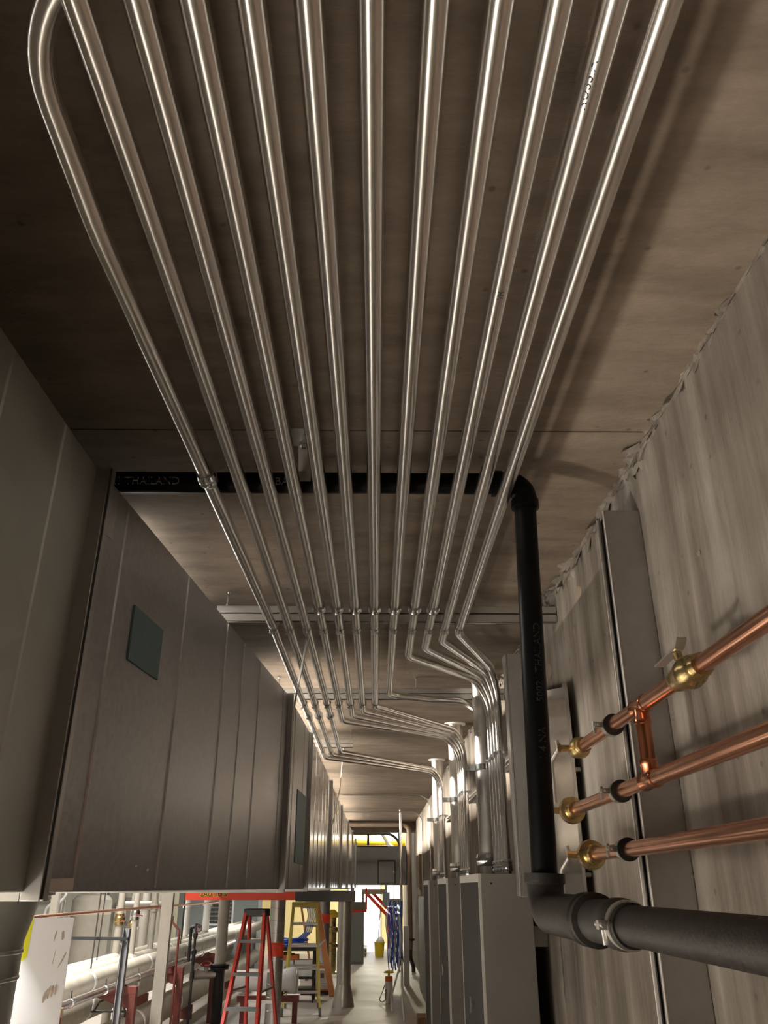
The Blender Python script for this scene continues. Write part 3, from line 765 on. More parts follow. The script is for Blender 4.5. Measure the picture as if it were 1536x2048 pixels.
sd = thing('support_beam', 'dark grey beam under the duct resting on a flared column', 'beam', (-.85, 14.8, E - .22))
part('beam', B().prism([(-1.36, E - .05), (-.345, E - .05), (-.345, E - .215), (-1.33, E - .215)], 'y', 14.70, 14.98), 'plastic_grey', sd, bevel=.004)
fc = thing('column', 'grey metal column with a flared foot under the dark beam', 'column', (-.515, 14.84, 0))
part('shaft', B().cyl((-.515, 14.84, .30), (-.515, 14.84, E - .215), .112, n=32), 'riser_steel', fc)
part('flared_foot', B().lathe((-.515, 14.84, 0), (0, 0, 1), [(0, .175), (.02, .175), (.28, .120), (.31, .112)], 32), 'riser_steel', fc)
part('seam', B().box(-.405, -.402, 14.837, 14.843, .31, E - .22), 'duct_sheet', fc)

sp = thing('vertical_duct', 'silver spiral duct with a red band beside the red ladder', 'duct', (-1.38, 12.6, 0))
part('spiral_tube', B().cyl((-1.38, 12.6, 0), (-1.38, 12.6, E - .012), .105, n=28), 'riser_steel', sp)
part('red_band', B().cyl((-1.38, 12.6, E - .86), (-1.38, 12.6, E - .69), .107, n=28), 'banner_red', sp, label='red painted band')
for k in range(11):
    part('lock_seam', B().torus((-1.38, 12.6, .06 + .155 * k), (.12, 0, 1), .105, .003, 28, 5), 'duct_sheet', sp)

# ------------------------------------------------------------------ step ladders
def stepladder(label, loc, rz, H, wb_, wt, rails, stepm, spread=.45, group='step ladders', cap='plastic_dark', foot='plastic_grey'):
    t = thing('step_ladder', label, 'ladder', loc, group)
    R = Matrix.Rotation(rz, 3, 'Z'); L = V(loc)
    def P(x, y, z): return L + R @ V((x, y, z))
    for sx in (-1, 1):
        r = part('front_rail', B().bar(P(sx * wb_, -spread, .0), P(sx * wt, -.05, H - .03), .030, .075, up=R @ V((0, 1, 0))), rails, t)
        part('foot', B().bar(P(sx * wb_, -spread, .0), P(sx * (wb_ - .006), -spread + .02, .10), .04, .085, up=R @ V((0, 1, 0))), foot, r)
        r = part('rear_rail', B().bar(P(sx * wb_ * .92, spread, .0), P(sx * wt * .92, .05, H - .03), .028, .05, up=R @ V((0, 1, 0))), rails, t)
        part('foot', B().bar(P(sx * wb_ * .92, spread, .0), P(sx * wb_ * .91, spread - .02, .08), .036, .06, up=R @ V((0, 1, 0))), foot, r)
        part('spreader', B().bar(P(sx * (wt + .02 + (wb_ - wt) * .45), -spread * .5, H * .5), P(sx * (wt + (wb_ - wt) * .45), spread * .5, H * .5), .006, .02), 'alu', t)
    z = .30
    while z < H - .12:
        f = 1 - z / H; hw = wt + (wb_ - wt) * f; y = -.05 - (spread - .05) * f
        part('step', B().bar(P(-hw, y, z), P(hw, y, z), .085, .030), stepm, t)
        if z > .5: part('rear_brace', B().bar(P(-hw * .92, -y, z), P(hw * .92, -y, z), .012, .03), 'alu', t)
        z += .30
    part('top_cap', B().bar(P(-wt - .02, 0, H - .02), P(wt + .02, 0, H - .02), .17, .075), cap, t, bevel=.01)
    return t
stepladder('red step ladder with grey steps in front of the silver duct', (-1.30, 9.8, 0), math.radians(-11), 1.49, .215, .105, 'ladder_red', 'plastic_grey')
stepladder('yellow step ladder with pale steps beyond the silver duct', (-1.13, 14.25, 0), math.radians(4), 1.49, .28, .19, 'ladder_yellow', 'alu', cap='ladder_yellow')
ol = thing('leaning_ladder', 'orange ladder leaning by the flared column', 'ladder', (-.78, 16.3, 0))
for dx in (0, -.30):
    part('rail', B().bar((-.755 + dx, 16.2, .0), (-1.13 + dx, 16.55, E - .10), .10 if dx == 0 else .03, .085, up=(0, 1, 0)), 'ladder_orange', ol)
for k in range(5):
    f = (k + .6) / 5.4
    part('rung', B().cyl((-.755 - .375 * f, 16.2 + .35 * f, (E - .1) * f), (-1.055 - .375 * f, 16.2 + .35 * f, (E - .1) * f), .016, n=8), 'alu', ol)

# ------------------------------------------------------------------ pipe rack
for k, (y, m, lab) in enumerate(((6.85, 'paint_red', 'bright red rack post with a wood block on top beside the white board'), (8.95, 'paint_oxide', 'second dark red pipe rack post from the white board'),
                                 (11.0, 'paint_oxide', 'third dark red pipe rack post behind the beige column'), (13.2, 'paint_oxide', 'fourth dark red pipe rack post left of the red ladder'))):
    t = thing('rack_post', lab, 'post', (-2.33, y, 0), 'red pipe rack posts')
    part('post', B().box(-2.365, -2.295, y - .04, y + .04, 0, E - .93), m, t, bevel=.003)
    part('arm', B().box(-3.3, -2.295, y - .04, y + .04, E - .93, E - .863), m, t, bevel=.003)
    part('gusset', B().prism([(-2.365, E - .93), (-2.365, E - 1.05), (-2.75, E - .93)], 'y', y - .02, y + .02), m, t)
    if k == 0: part('wood_block', B().box(-2.37, -2.29, y - .045, y + .045, E - .862, E - .80), 'wood', t, bevel=.004)
for x, lab in ((-3.02, 'farthest of the three lagged pipes side by side on the red rack'), (-2.81, 'middle of the three lagged pipes on the red rack'), (-2.60, 'nearest of the three lagged pipes on the red rack')):
    t = thing('lagged_pipe', lab, 'pipe', (x, 12, E - .775), 'lagged pipes on the rack')
    part('lagging', B().cyl((x, 4.5, E - .775), (x, 20.5, E - .775), .086, n=24), 'lagging', t)
    for y in range(6, 21, 2):
        part('band', B().lathe((x, y + .3, E - .775), (0, 1, 0), [(0, .086), (0, .089), (.05, .089), (.05, .086)], 24, caps=False), 'lagging_white', t)
t = thing('steel_pipe', 'slim silver pipe clipped along the front of the red rack', 'pipe', (-2.42, 9, E - .83))
part('tube', B().cyl((-2.42, 4.2, E - .832), (-2.42, 15.5, E - .832), .031, n=16), 'emt', t)
for y in (6.3, 7.4, 8.3, 9.4, 10.5, 11.6, 12.7):
    c = part('clip', B().lathe((-2.42, y, E - .832), (0, 1, 0), [(0, .031), (0, .037), (.03, .037), (.03, .031)], 16, caps=False), 'zinc', t)
    part('stud', B().cyl((-2.42, y + .015, E - .80), (-2.42, y + .015, E - .745), .007, n=8), 'zinc', c)
for x, z, r, lab in ((-3.40, E - 1.20, .20, 'large lagged pipe low behind the red rack posts'), (-2.74, E - 1.40, .145, 'lagged floor pipe in front of the larger one')):
    t = thing('lagged_pipe', lab, 'pipe', (x, 12, z - r))
    part('lagging', B().cyl((x, 5.2, z), (x, 20.5, z), r, n=32), 'lagging', t)
    for y in (7.1, 9.3, 10.6, 12.5, 14.6, 16.8):
        part('band', B().lathe((x, y, z), (0, 1, 0), [(0, r), (0, r + .006), (.06, r + .006), (.06, r)], 32, caps=False), 'lagging_white', t)
    for y in (6.2, 9.9, 13.6, 17.3):
        part('saddle', B().box(x - .08, x + .08, y - .03, y + .03, 0, z - r + .004), 'paint_oxide', t)
for y, lab in ((8.35, 'nearer black clevis hanger over the low lagged pipes'), (10.1, 'farther black clevis hanger over the low lagged pipes')):
    t = thing('pipe_hanger', lab, 'hanger', (-2.86, y, E - 1.2), 'black clevis hangers')
    part('frame', B().tube([(-3.03, y, E - 1.21), (-2.98, y, E - 1.12), (-2.86, y, E - 1.08), (-2.74, y, E - 1.12), (-2.69, y, E - 1.21)], .010, 8).cyl((-3.06, y, E - 1.21), (-2.66, y, E - 1.21), .010, n=8), 'plastic_dark', t)
    part('rod', B().cyl((-2.86, y, E - 1.10), (-2.86, y, E - .862), .008, n=8), 'plastic_dark', t)
    part('side_strap', B().bar((-2.69, y, E - 1.21), (-2.69, y, E - 1.40), .02, .006), 'plastic_dark', t)

# copper line, columns and vertical pipes
single('copper_line', B().tube(fillet([(-2.48, 5.6, E - .195), (-2.50, 9.6, E - .200), (-2.46, 14.6, E - .215)], 1.0), .0125, 12), 'copper', 'long thin copper line running level under the duct on the left', 'pipe')
def column(x, y, w, label, z0=0.0, z1=None, m='paint_beige'):
    t = thing('column', label, 'column', (x, y, z0))
    part('shaft', B().box(x - w / 2, x + w / 2, y - w * .35, y - w * .25, z0, z1 or ZC).box(x - w / 2, x + w / 2, y + w * .25, y + w * .35, z0, z1 or ZC).box(x - w * .06, x + w * .06, y - w * .26, y + w * .26, z0, z1 or ZC) if w > .09 else B().box(x - w / 2, x + w / 2, y - w / 2, y + w / 2, z0, z1 or ZC), m, t, bevel=.002)
    part('base_plate', B().box(x - w, x + w, y - w, y + w, z0, z0 + .015), m, t)
    return t
column(-2.225, 9.55, .115, 'beige steel column standing in front of the pipe rack')
column(-3.95, 11.0, .085, 'thin speckled beige post just above the white board')
g = thing('column', 'round beige column pipe with a black flange left of the red ladder', 'column', (-2.19, 12.9, 0))
part('shaft', B().cyl((-2.19, 12.9, E - .98), (-2.19, 12.9, ZC), .078, n=24), 'paint_beige', g)
part('flange', B().lathe((-2.19, 12.9, E - 1.04), (0, 0, 1), [(0, .06), (0, .13), (.025, .13), (.03, .11), (.04, .13), (.06, .13), (.07, .08)], 24), 'cast_iron', g)
part('lower_pipe', B().cyl((-2.19, 12.9, 0), (-2.19, 12.9, E - 1.03), .075, n=24), 'cast_iron', g)
vv = part('valve_body', B().cyl((-2.19, 12.9, E - 1.10), (-2.52, 12.8, E - 1.10), .055, n=16).cyl((-2.36, 12.85, E - 1.10), (-2.36, 12.8, E - .98), .03, n=12).lathe((-2.52, 12.8, E - 1.10), (-1, 0, 0), [(0, .055), (0, .09), (.03, .09), (.035, .02)], 16), 'emt_dull', g)
part('hand_wheel', B().torus((-2.36, 12.78, E - .97), (0, -.3, 1), .07, .010, 20, 6).bar((-2.43, 12.78, E - .97), (-2.29, 12.78, E - .97), .012, .008), 'paint_red', vv)
for k, (x, y, r, z0, m, lab) in enumerate(((-3.80, 13.35, .05, E - .62, 'paint_beige', 'beige vertical pipe with a brass valve, first left of the bent pipe'), (-3.76, 13.9, .045, E - .45, 'paint_beige', 'slim beige vertical pipe ending in a brass valve'),
                                            (-3.02, 16.0, .060, E - .69, 'paint_white', 'pale vertical pipe behind the lagged pipes, left of the grille'), (-3.02, 14.3, .055, E - .69, 'paint_white', 'pale vertical pipe behind the black bent pipes'), (-3.75, 14.6, .07, 0, 'paint_beige', 'thick beige vertical pipe far behind the beige column'))):
    t = thing('vertical_pipe', lab, 'pipe', (x, y, z0))
    part('tube', B().cyl((x, y, z0), (x, y, ZC), r, n=18), m, t)
    if k < 2:
        v = part('valve', B().lathe((x, y, z0 - .16), (0, 0, 1), [(0, r * .6), (.02, r * 1.1), (.06, r * 1.1), (.07, r * .8), (.11, r * 1.2), (.14, r * .9), (.165, r * .7)], 14), 'brass', t)
        part('outlet', B().cyl((x, y, z0 - .10), (x + .10, y - .05, z0 - .12), r * .5, n=10), 'zinc', v)
        part('lower_tube', B().cyl((x, y, 0), (x, y, z0 - .15), r * .9, n=14), 'emt_dull', t)
    else:
        part('collar', B().lathe((x, y, E - .3), (0, 0, 1), [(0, r), (0, r * 1.25), (.06, r * 1.25), (.06, r)], 18, caps=False), m, t)
single('bent_pipe', B().tube(fillet([(-3.70, 12.9, 0), (-3.70, 12.9, E - .235), (-3.06, 12.9, E - .235), (-3.06, 12.9, E - .69)], .09), .055, 16), 'paint_beige', 'beige pipe bent like an upturned U behind the copper line', 'pipe')
single('brown_pipe', B().tube(fillet([(-2.34, 10.35, E - .30), (-2.34, 10.35, E - .36), (-2.25, 10.35, E - .45), (-2.25, 10.35, 0)], .02, 4), .013, 10), 'paint_oxide', 'thin dark brown pipe with a kink beside the beige column', 'pipe')
single('black_pipe', B().tube(fillet([(-2.36, 11.55, E - .85), (-2.36, 11.55, E - .47), (-2.28, 11.55, E - .44), (-2.24, 11.55, E - .46)], .03, 4), .020, 10), 'plastic_dark', 'short black pipe hooked over at the top above the rack', 'pipe')
t = thing('black_valve', 'black valve spindle standing next to the hooked black pipe', 'valve', (-2.25, 11.3, E - .86))
part('spindle', B().lathe((-2.25, 11.3, E - .86), (0, 0, 1), [(0, .022), (.10, .022), (.12, .034), (.15, .034), (.17, .016), (.28, .016), (.30, .03), (.34, .03), (.36, .014), (.45, .014)], 12), 'plastic_dark', t)
part('hand_wheel', B().torus((-2.21, 11.27, E - .47), (0, 1, .2), .035, .006, 16, 6), 'paint_oxide', t)
part('drop_pipe', B().cyl((-2.25, 11.3, 0), (-2.25, 11.3, E - .86), .016, n=10), 'plastic_dark', t)

# back of the plant room: conduits on the wall, tank, grille cabinet, boxes
for k in range(6):
    y = 18.3 + .28 * k
    single('wall_conduit', B().tube(fillet([(-5.93, y, 0), (-5.93, y, E - .25), (-5.93, y + .10, E - .05), (-5.93, y + .10, ZC)], .10, 4), .035, 10), 'teal_grey' if k % 2 else 'emt_dull',
           '%s grey conduit of the bank on the far left wall' % ('first', 'second', 'third', 'fourth', 'fifth', 'sixth')[k], 'conduit', 'far wall conduits')
for k, z in enumerate((E - .13, E - .20)):
    single('wall_conduit', B().tube(fillet([(-5.90, 12.5, z), (-5.90, 16.8 + .15 * k, z), (-5.90, 16.8 + .15 * k, 0)], .08, 5), .022, 10), 'emt', ('upper', 'lower')[k] + ' level conduit on the far left wall just above the white board', 'conduit')
for k in range(2):
    single('cable_loop', B().tube(fillet([(-4.6, 12.9 + .3 * k, ZC), (-4.6, 12.9 + .3 * k, E - .12), (-4.75, 12.9 + .3 * k, E - .28), (-4.85, 12.9 + .3 * k, E - .9)], .12, 6), .018, 10), 'cable_white', ('left', 'right')[k] + ' pale hanging cable above the white board', 'cable')
for k, (x, y, r, lab) in enumerate(((-3.02, 10.6, .042, 'slim beige pipe rising from the rack, third left of the beige column'), (-2.81, 10.5, .034, 'slim beige pipe rising from the rack, second left of the beige column'), (-2.81, 11.35, .036, 'slim beige pipe rising from the rack just left of the beige column'))):
    t = thing('vertical_pipe', lab, 'pipe', (x, y, E - .69))
    part('tube', B().cyl((x, y, E - .70), (x, y, ZC), r, n=16), 'paint_beige', t)
    v = part('valve', B().lathe((x, y, E - .40 + .06 * k), (0, 0, 1), [(0, r), (0, r * 1.3), (.03, r * 1.3), (.04, r * 1.6), (.08, r * 1.6), (.09, r * 1.3), (.12, r * 1.3), (.12, r)], 14, caps=False), ('brass', 'zinc', 'paint_beige')[k], t)
    part('valve_handle', B().bar((x, y - r, E - .34 + .06 * k), (x + .10, y - r - .05, E - .36 + .06 * k), .018, .01), 'paint_oxide', v)
gp = thing('strut_post', 'grey strut post with a black cross bar above the rack beside the white board', 'post', (-2.20, 8.0, 0))
part('channel', B().channel((-2.20, 8.02, 0), (-2.20, 8.02, E - .33), .06, .05, (0, -1, 0)), 'plastic_grey', gp)
part('cross_bar', B().bar((-2.70, 7.99, E - .405), (-2.17, 7.96, E - .41), .03, .025), 'gasket_black', gp)
for k in range(4):
    x, y = (-2.66, -2.92, -2.62, -2.95)[k], (8.6, 9.6, 12.2, 13.8)[k]
    single('hanger_rod', B().cyl((x, y, E - .69), (x, y, ZC), .007, n=8).box(x - .02, x + .02, y - .02, y + .02, ZC - .01, ZC), 'cable_dark', '%s thin dark hanger rod over the lagged pipes' % ('nearest', 'second nearest', 'third nearest', 'farthest')[k], 'rod', 'hanger rods over the rack')
tn = thing('storage_tank', 'tall cream cylindrical tank behind the pipes on the left', 'tank', (-5.05, 15.9, 0))
part('shell', B().lathe((-5.05, 15.9, 0), (0, 0, 1), [(0, .34), (E - .42, .34), (E - .40, .345), (E - .38, .34), (E - .20, .34), (E - .13, .27), (E - .10, .10)], 32), 'paint_beige', tn)
part('pipe', B().tube(fillet([(-5.05, 15.9, E - .12), (-5.05, 15.9, E + .0), (-4.6, 15.7, E + .0)], .06), .035, 12), 'paint_beige', tn)
part('rust_band', B().lathe((-5.05, 15.9, E - .44), (0, 0, 1), [(0, .341), (0, .343), (.04, .343), (.04, .341)], 32, caps=False), 'lagging', tn)
gc = thing('grille_cabinet', 'grey cabinet with a square louvred grille in the back of the plant room', 'cabinet', (-3.75, 20.9, 0))
part('body', B().box(-4.6, -2.75, 20.8, 21.6, 0, E + .5), 'teal_grey', gc, bevel=.01)
part('frame', B().box(-4.0, -3.3, 20.77, 20.8, E - .80, E - .76).box(-4.0, -3.3, 20.77, 20.8, E - .22, E - .18).box(-4.0, -3.96, 20.77, 20.8, E - .76, E - .22).box(-3.34, -3.3, 20.77, 20.8, E - .76, E - .22), 'paint_white', gc)
for k in range(6):
    part('slat', B().bar((-3.95 + .04 * k, 20.775, E - .72 + .085 * k), (-3.35, 20.775, E - .72 + .085 * k), .03, .035), 'cable_dark', gc)
for k, (y, z0, z1) in enumerate(((20.6, -.66, -.30), (21.4, -.75, -.22), (22.3, -.9, -.35))):
    t = thing('switch_box', ('left', 'middle', 'right')[k] + ' pale switch box on the far left wall', 'box', (-5.95, y, E + z0), 'switch boxes')
    part('case', B().box(-6.0, -5.86, y, y + .42, E + z0, E + z1), 'box_white', t, bevel=.01)
    part('window', B().box(-5.86, -5.855, y + .08, y + .30, E + z1 - .18, E + z1 - .05), 'panel_door', t)

# ------------------------------------------------------------------ cart with cable, lagged stub on a stand, crates
ct = thing('tool_cart', 'black shelved cart holding a blue cable coil', 'cart', (-1.33, 15.55, 0))
part('top_tray', B().box(-1.75, -.98, 15.3, 15.8, E - .97, E - .90), 'plastic_dark', ct, bevel=.01)
part('shelf', B().box(-1.72, -1.02, 15.32, 15.78, E - 1.38, E - 1.35), 'plastic_dark', ct)
part('shelf', B().box(-1.72, -1.02, 15.32, 15.78, .16, .20), 'plastic_dark', ct)
for x in (-1.70, -1.04):
    for y in (15.34, 15.76):
        part('upright', B().box(x - .015, x + .015, y - .015, y + .015, .10, E - .97), 'plastic_dark', ct)
        part('caster', B().cyl((x - .012, y, .05), (x + .012, y, .05), .05, n=12), 'rubber_black', ct)
part('handle', B().tube(fillet([(-.98, 15.4, E - .92), (-.88, 15.4, E - .83), (-.88, 15.7, E - .83), (-.98, 15.7, E - .92)], .03, 4), .015, 8), 'cable_white', ct)
def coil(c, R, turns, r, jit):
    pts = []
    for i in range(turns * 20):
        a = 2 * PI * i / 20
        pts.append((c[0] + (R + jit * math.sin(i * .37)) * math.cos(a), c[1] + (R * .6 + jit * math.cos(i * .53)) * math.sin(a), c[2] + .010 + .09 * (i / (turns * 20)) + .012 * math.sin(i * .9)))
    return B().tube(pts, r, 6)
single('cable_coil', coil((-1.42, 15.55, E - .895), .21, 9, .012, .05), 'cable_blue', 'coil of blue cable on the cart top', 'cable')
for k in range(7):
    x = -1.20 + .018 * k
    single('hanging_cable', B().tube([(x - .08, 15.42 + .022 * k, E - .012), (x - .01, 15.42 + .022 * k, E - .2), (x + .04, 15.42 + .022 * k, E - .45), (x - .02, 15.42 + .022 * k, E - .7), (x - .12, 15.42 + .022 * k, E - .785)], .008, 6), ('cable_blue', 'cable_pale')[k % 2],
           'blue cable strand hanging down to the coil on the cart', 'cable', 'strands above the cart')
for k, (x, m, lab) in enumerate(((-1.53, 'box_white', 'white box with a round black hole on the cart shelf'), (-1.21, 'box_white', 'plain white box on the cart shelf'))):
    t = thing('white_box', lab, 'box', (x, 15.5, E - 1.35))
    part('carton', B().box(x - .15, x + .15, 15.36, 15.66, E - 1.35, E - 1.11), m, t, bevel=.006)
    if k == 0: part('hole', B().cyl((x + .04, 15.355, E - 1.22), (x + .04, 15.37, E - 1.22), .035, n=16), 'ink_black', t)
single('tool_box', B().box(-1.62, -1.30, 15.38, 15.6, E - 1.11, E - 1.03).box(-1.55, -1.37, 15.46, 15.52, E - 1.03, E - 1.01), 'box_orange', 'orange tool case on top of the white box with a hole', 'tool case', bevel=.01)
single('green_case', B().box(-1.58, -1.45, 15.62, 15.74, E - 1.35, E - 1.0), 'green_plastic', 'small green case behind the boxes on the cart', 'case', bevel=.01)

ps = thing('pipe_stand', 'dark red steel stand under the white pipe end', 'stand', (-1.3, 13.2, 0))
part('leg', B().box(-1.17, -1.10, 13.12, 13.19, 0, E - 1.39), 'paint_oxide', ps)
part('leg', B().box(-1.90, -1.83, 13.12, 13.19, 0, E - 1.39), 'paint_oxide', ps)
part('cross_bar', B().box(-1.95, -1.08, 13.11, 13.20, E - 1.46, E - 1.385), 'paint_oxide', ps)
for xs in (-1.42, -1.32): part('saddle', B().tube([(xs, 13.15, E - 1.39), (xs, 13.15, E - 1.33)], .012, 8), 'plastic_dark', ps)
wp = thing('lagged_pipe', 'thick white pipe end lying on the dark red stand', 'pipe', (-1.6, 13.2, E - 1.2))
part('lagging', B().lathe((-2.0, 13.05, E - 1.20), (1, .16, 0), [(0, .13), (.62, .13), (.70, .135), (.80, .165), (.86, .17), (.90, .15)], 28), 'lagging_white', wp)
part('rim', B().torus((-1.14, 13.19, E - 1.20), (1, .16, 0), .158, .012, 28, 6), 'emt_dull', wp)
part('lever', B().bar((-1.12, 13.14, E - 1.26), (-1.30, 13.10, E - 1.36), .02, .012), 'plastic_dark', wp)

def crate(x, y, w, h, lab, bodym):
    t = thing('tool_crate', lab, 'crate', (x, y, 0), 'tool crates on the floor')
    part('base', B().box(x - w / 2, x + w / 2, y - .13, y + .13, .02, .06), 'plastic_dark', t)
    part('body', B().prism([(x - w / 2, .06), (x + w / 2, .06), (x + w * .44, h - .04), (x - w * .44, h - .04)], 'y', y - .13, y + .13), bodym, t, bevel=.008)
    part('lid', B().box(x - w * .47, x + w * .47, y - .14, y + .14, h - .05, h), 'box_white', t, bevel=.008)
    part('latch', B().box(x - .03, x + .03, y - .138, y - .128, h - .12, h - .05), 'plastic_grey', t)
    part('trim_band', B().box(x - w / 2 - .002, x + w / 2 + .002, y - .132, y + .132, .06, .085), 'box_orange', t)
    part('caster', B().cyl((x - w * .3, y - .12, .02), (x - w * .3, y + .12, .02), .02, n=10), 'plastic_dark', t)
    part('caster', B().cyl((x + w * .3, y - .12, .02), (x + w * .3, y + .12, .02), .02, n=10), 'plastic_dark', t)
crate(-1.22, 16.5, .26, .34, 'white and orange tool crate behind the yellow ladder', 'box_white')
crate(-.95, 16.55, .25, .38, 'white and orange tool crate beside the orange ladder', 'box_white')
single('orange_case', B().box(-1.35, -.99, 17.0, 17.25, 0, .42).box(-1.30, -1.04, 17.05, 17.2, .42, .46).box(-1.22, -1.12, 16.99, 17.0, .25, .33), 'box_orange', 'orange hard case on the floor behind the two tool crates', 'case', bevel=.012)
t = thing('column', 'dark grey column with a red band behind the orange ladder', 'column', (-1.12, 19.3, 0))
part('shaft', B().cyl((-1.12, 19.3, 0), (-1.12, 19.3, E - .012), .13, n=24), 'duct_sheet', t)
part('red_band', B().cyl((-1.12, 19.3, E - .70), (-1.12, 19.3, E - .52), .133, n=24), 'banner_red', t)
t = thing('yellow_valve', 'yellow topped valve assembly right of the orange ladder', 'valve', (-.98, 20.3, 0))
part('body', B().lathe((-.98, 20.3, 0), (0, 0, 1), [(0, .16), (.03, .16), (.05, .10), (.5, .10), (.52, .15), (.58, .15), (.60, .10), (.8, .10), (.82, .14), (.9, .14), (.92, .09), (1.1, .09)], 20), 'brass', t)
part('bonnet', B().lathe((-.98, 20.3, 1.1), (0, 0, 1), [(0, .12), (.06, .14), (.10, .12), (.16, .05)], 20), 'bucket_yellow', t)
part('gauge', B().cyl((-.80, 20.2, .95), (-.80, 20.16, .95), .06, n=16), 'plastic_dark', t)

# ------------------------------------------------------------------ corridor's far end
tp = thing('tan_pipe', 'tan pipe crossing under the far soffit and down the right wall', 'pipe', (.79, 20.6, 0))
part('tube', B().tube(fillet([(-1.6, 20.6, E + 1.36), (.785, 20.6, E + 1.36), (.785, 20.6, .45)], .16, 8), .055, 16), 'paint_tan', tp)
part('flange', B().lathe((.785, 20.6, E - 1.10), (0, 0, 1), [(0, .055), (0, .10), (.05, .10), (.05, .055)], 16, caps=False), 'paint_oxide', tp)
part('lower_tube', B().tube(fillet([(.785, 20.6, .5), (.785, 20.6, .28), (.85, 20.6, .10), (.85, 20.6, 0)], .05, 5), .045, 12), 'cable_dark', tp)
part('hanger_ring', B().lathe((.55, 20.6, E + 1.36), (1, 0, 0), [(0, .056), (0, .075), (.06, .075), (.06, .056)], 16, caps=False).box(.56, .60, 20.57, 20.63, E + 1.24, E + 1.30), 'paint_oxide', tp)
single('wall_conduit', B().tube(fillet([(-.8, 14.0, E + 1.395), (.885, 14.0, E + 1.395), (.885, 14.0, 0)], .22, 8), .017, 10), 'emt', 'thin conduit crossing the soffit beyond the cabinets and down the wall', 'conduit')
single('wall_conduit', B().tube(fillet([(-1.2, 17.5, E + 1.40), (.93, 17.5, E + 1.40), (.93, 17.5, 0)], .2, 8), .014, 10), 'emt_dull', 'second thin conduit crossing the soffit far down the corridor', 'conduit')
cd = thing('cross_duct', 'dark grey duct with an access door crossing the far end', 'duct', (.2, 27.2, E + .06))
part('body', B().box(-.6, .93, 26.95, 27.9, E + .06, E + 1.16), 'panel_grey', cd, bevel=.01)
part('access_door', B().box(.08, .57, 26.92, 26.95, E + .12, E + .72), 'panel_grey', cd, bevel=.01)
part('door_trim', B().box(.05, .08, 26.915, 26.95, E + .08, E + .76).box(.57, .60, 26.915, 26.95, E + .08, E + .76).box(.08, .57, 26.915, 26.95, E + .72, E + .76), 'plastic_dark', cd)
part('latch', B().box(.53, .56, 26.905, 26.92, E + .40, E + .46), 'zinc', cd)
part('hanger_rod', B().cyl((-.25, 27, E + 1.16), (-.25, 27, E + 3.0), .035, n=8), 'plastic_dark', cd)
part('hanger_rod', B().cyl((.72, 27, E + 1.16), (.72, 27, E + 3.0), .03, n=8), 'plastic_dark', cd)
single('dark_conduit', B().tube(fillet([(-1.4, 25.5, E + 1.44), (.72, 25.5, E + 1.44), (.72, 25.5, 0)], .45, 8), .04, 12), 'cable_dark', 'dark conduit sweeping over the cross duct and down', 'conduit')
single('level_conduit', B().cyl((-1.4, 26.2, E + 1.12), (.35, 26.2, E + 1.12), .025, n=10), 'cable_dark', 'straight dark conduit just above the cross duct', 'conduit')
fh = single('flex_hose', B().tube(fillet([(-.6, 28.4, E + 1.75), (.15, 28.4, E + 1.70), (.42, 28.4, E + 1.25), (.62, 28.4, E + 1.1)], .25, 6), .07, 12), 'cable_white', 'white flexible hose behind the cross duct', 'hose')
yp = single('yellow_pipe', B().cyl((-.8, 28.9, E + 1.33), (XW + .0, 28.9, E + 1.33), .11, n=20), 'bucket_yellow', 'yellow lagged pipe over the cross duct', 'pipe')
part('hanger_rod', B().cyl((-.1, 28.4, E + 1.70), (-.1, 28.4, E + 3.0), .01, n=8), 'plastic_dark', fh)
stt = thing('stair_frame', 'red steel stair stringers in front of the bright doorway', 'stair', (.1, 28.4, 0))
for k, dx in enumerate((0, .34)):
    part('stringer', B().bar((-.36 + dx * .6, 28.4 + .1 * k, E - .12), (.42 + dx * .3, 28.4 + .1 * k, E - .86 + dx * .3), .05, .10), 'banner_red', stt)
part('landing_beam', B().box(-.45, .30, 28.3, 28.6, E - .20, E - .06), 'paint_tan', stt)
part('foot_post', B().box(.36, .46, 28.4, 28.5, 0, E - .78), 'banner_red', stt)
part('back_post', B().box(-.45, -.38, 28.5, 28.6, 0, E - .2), 'paint_tan', stt)
t = thing('red_frame', 'grey box edged in red under the far end of the duct', 'frame', (-.36, 20.4, E - .5))
part('box', B().box(-.58, -.24, 20.2, 20.5, E - .46, E - .30), 'panel_grey', t)
part('rim', B().box(-.60, -.21, 20.18, 20.5, E - .51, E - .46).box(-.24, -.20, 20.18, 20.5, E - .46, E - .02), 'banner_red', t)
part('bracket', B().box(-.58, -.50, 20.3, 20.4, E - .30, E - .012), 'strut_steel', t)
single('tall_locker', B().box(-.62, -.30, 22.6, 23.0, 0, E - .38).box(-.60, -.32, 22.585, 22.6, .06, E - .44), 'teal_grey', 'grey green locker under the red edged box', 'locker', bevel=.008)
for k in range(4):
    single('board_stack', B().box(-.95 + .02 * k, -.30 + .04 * (k % 2), 25.2 + .05 * k, 26.9, .045 * k, .045 * k + .042), ('concrete_grey', 'paint_beige')[k % 2], '%s board of the flat stack on the floor before the doorway' % ('bottom', 'second', 'third', 'top')[k], 'board', 'boards in the flat stack')
bk = thing('yellow_bucket', 'yellow bucket on the floor near the far doorway', 'bucket', (.10, 25.0, 0))
part('pail', B().lathe((.10, 25.0, 0), (0, 0, 1), [(0, .115), (.33, .14), (.33, .15), (.36, .15), (.36, .13), (.02, .105)], 24), 'bucket_yellow', bk)
part('rag', B().lathe((.12, 25.0, .33), (0, 0, 1), [(0, .12), (.08, .11), (.14, .05), (.15, .01)], 10), 'paint_white', bk)
part('mop_handle', B().cyl((.06, 25.0, .2), (.12, 25.1, 1.15), .012, n=8), 'plastic_grey', bk)
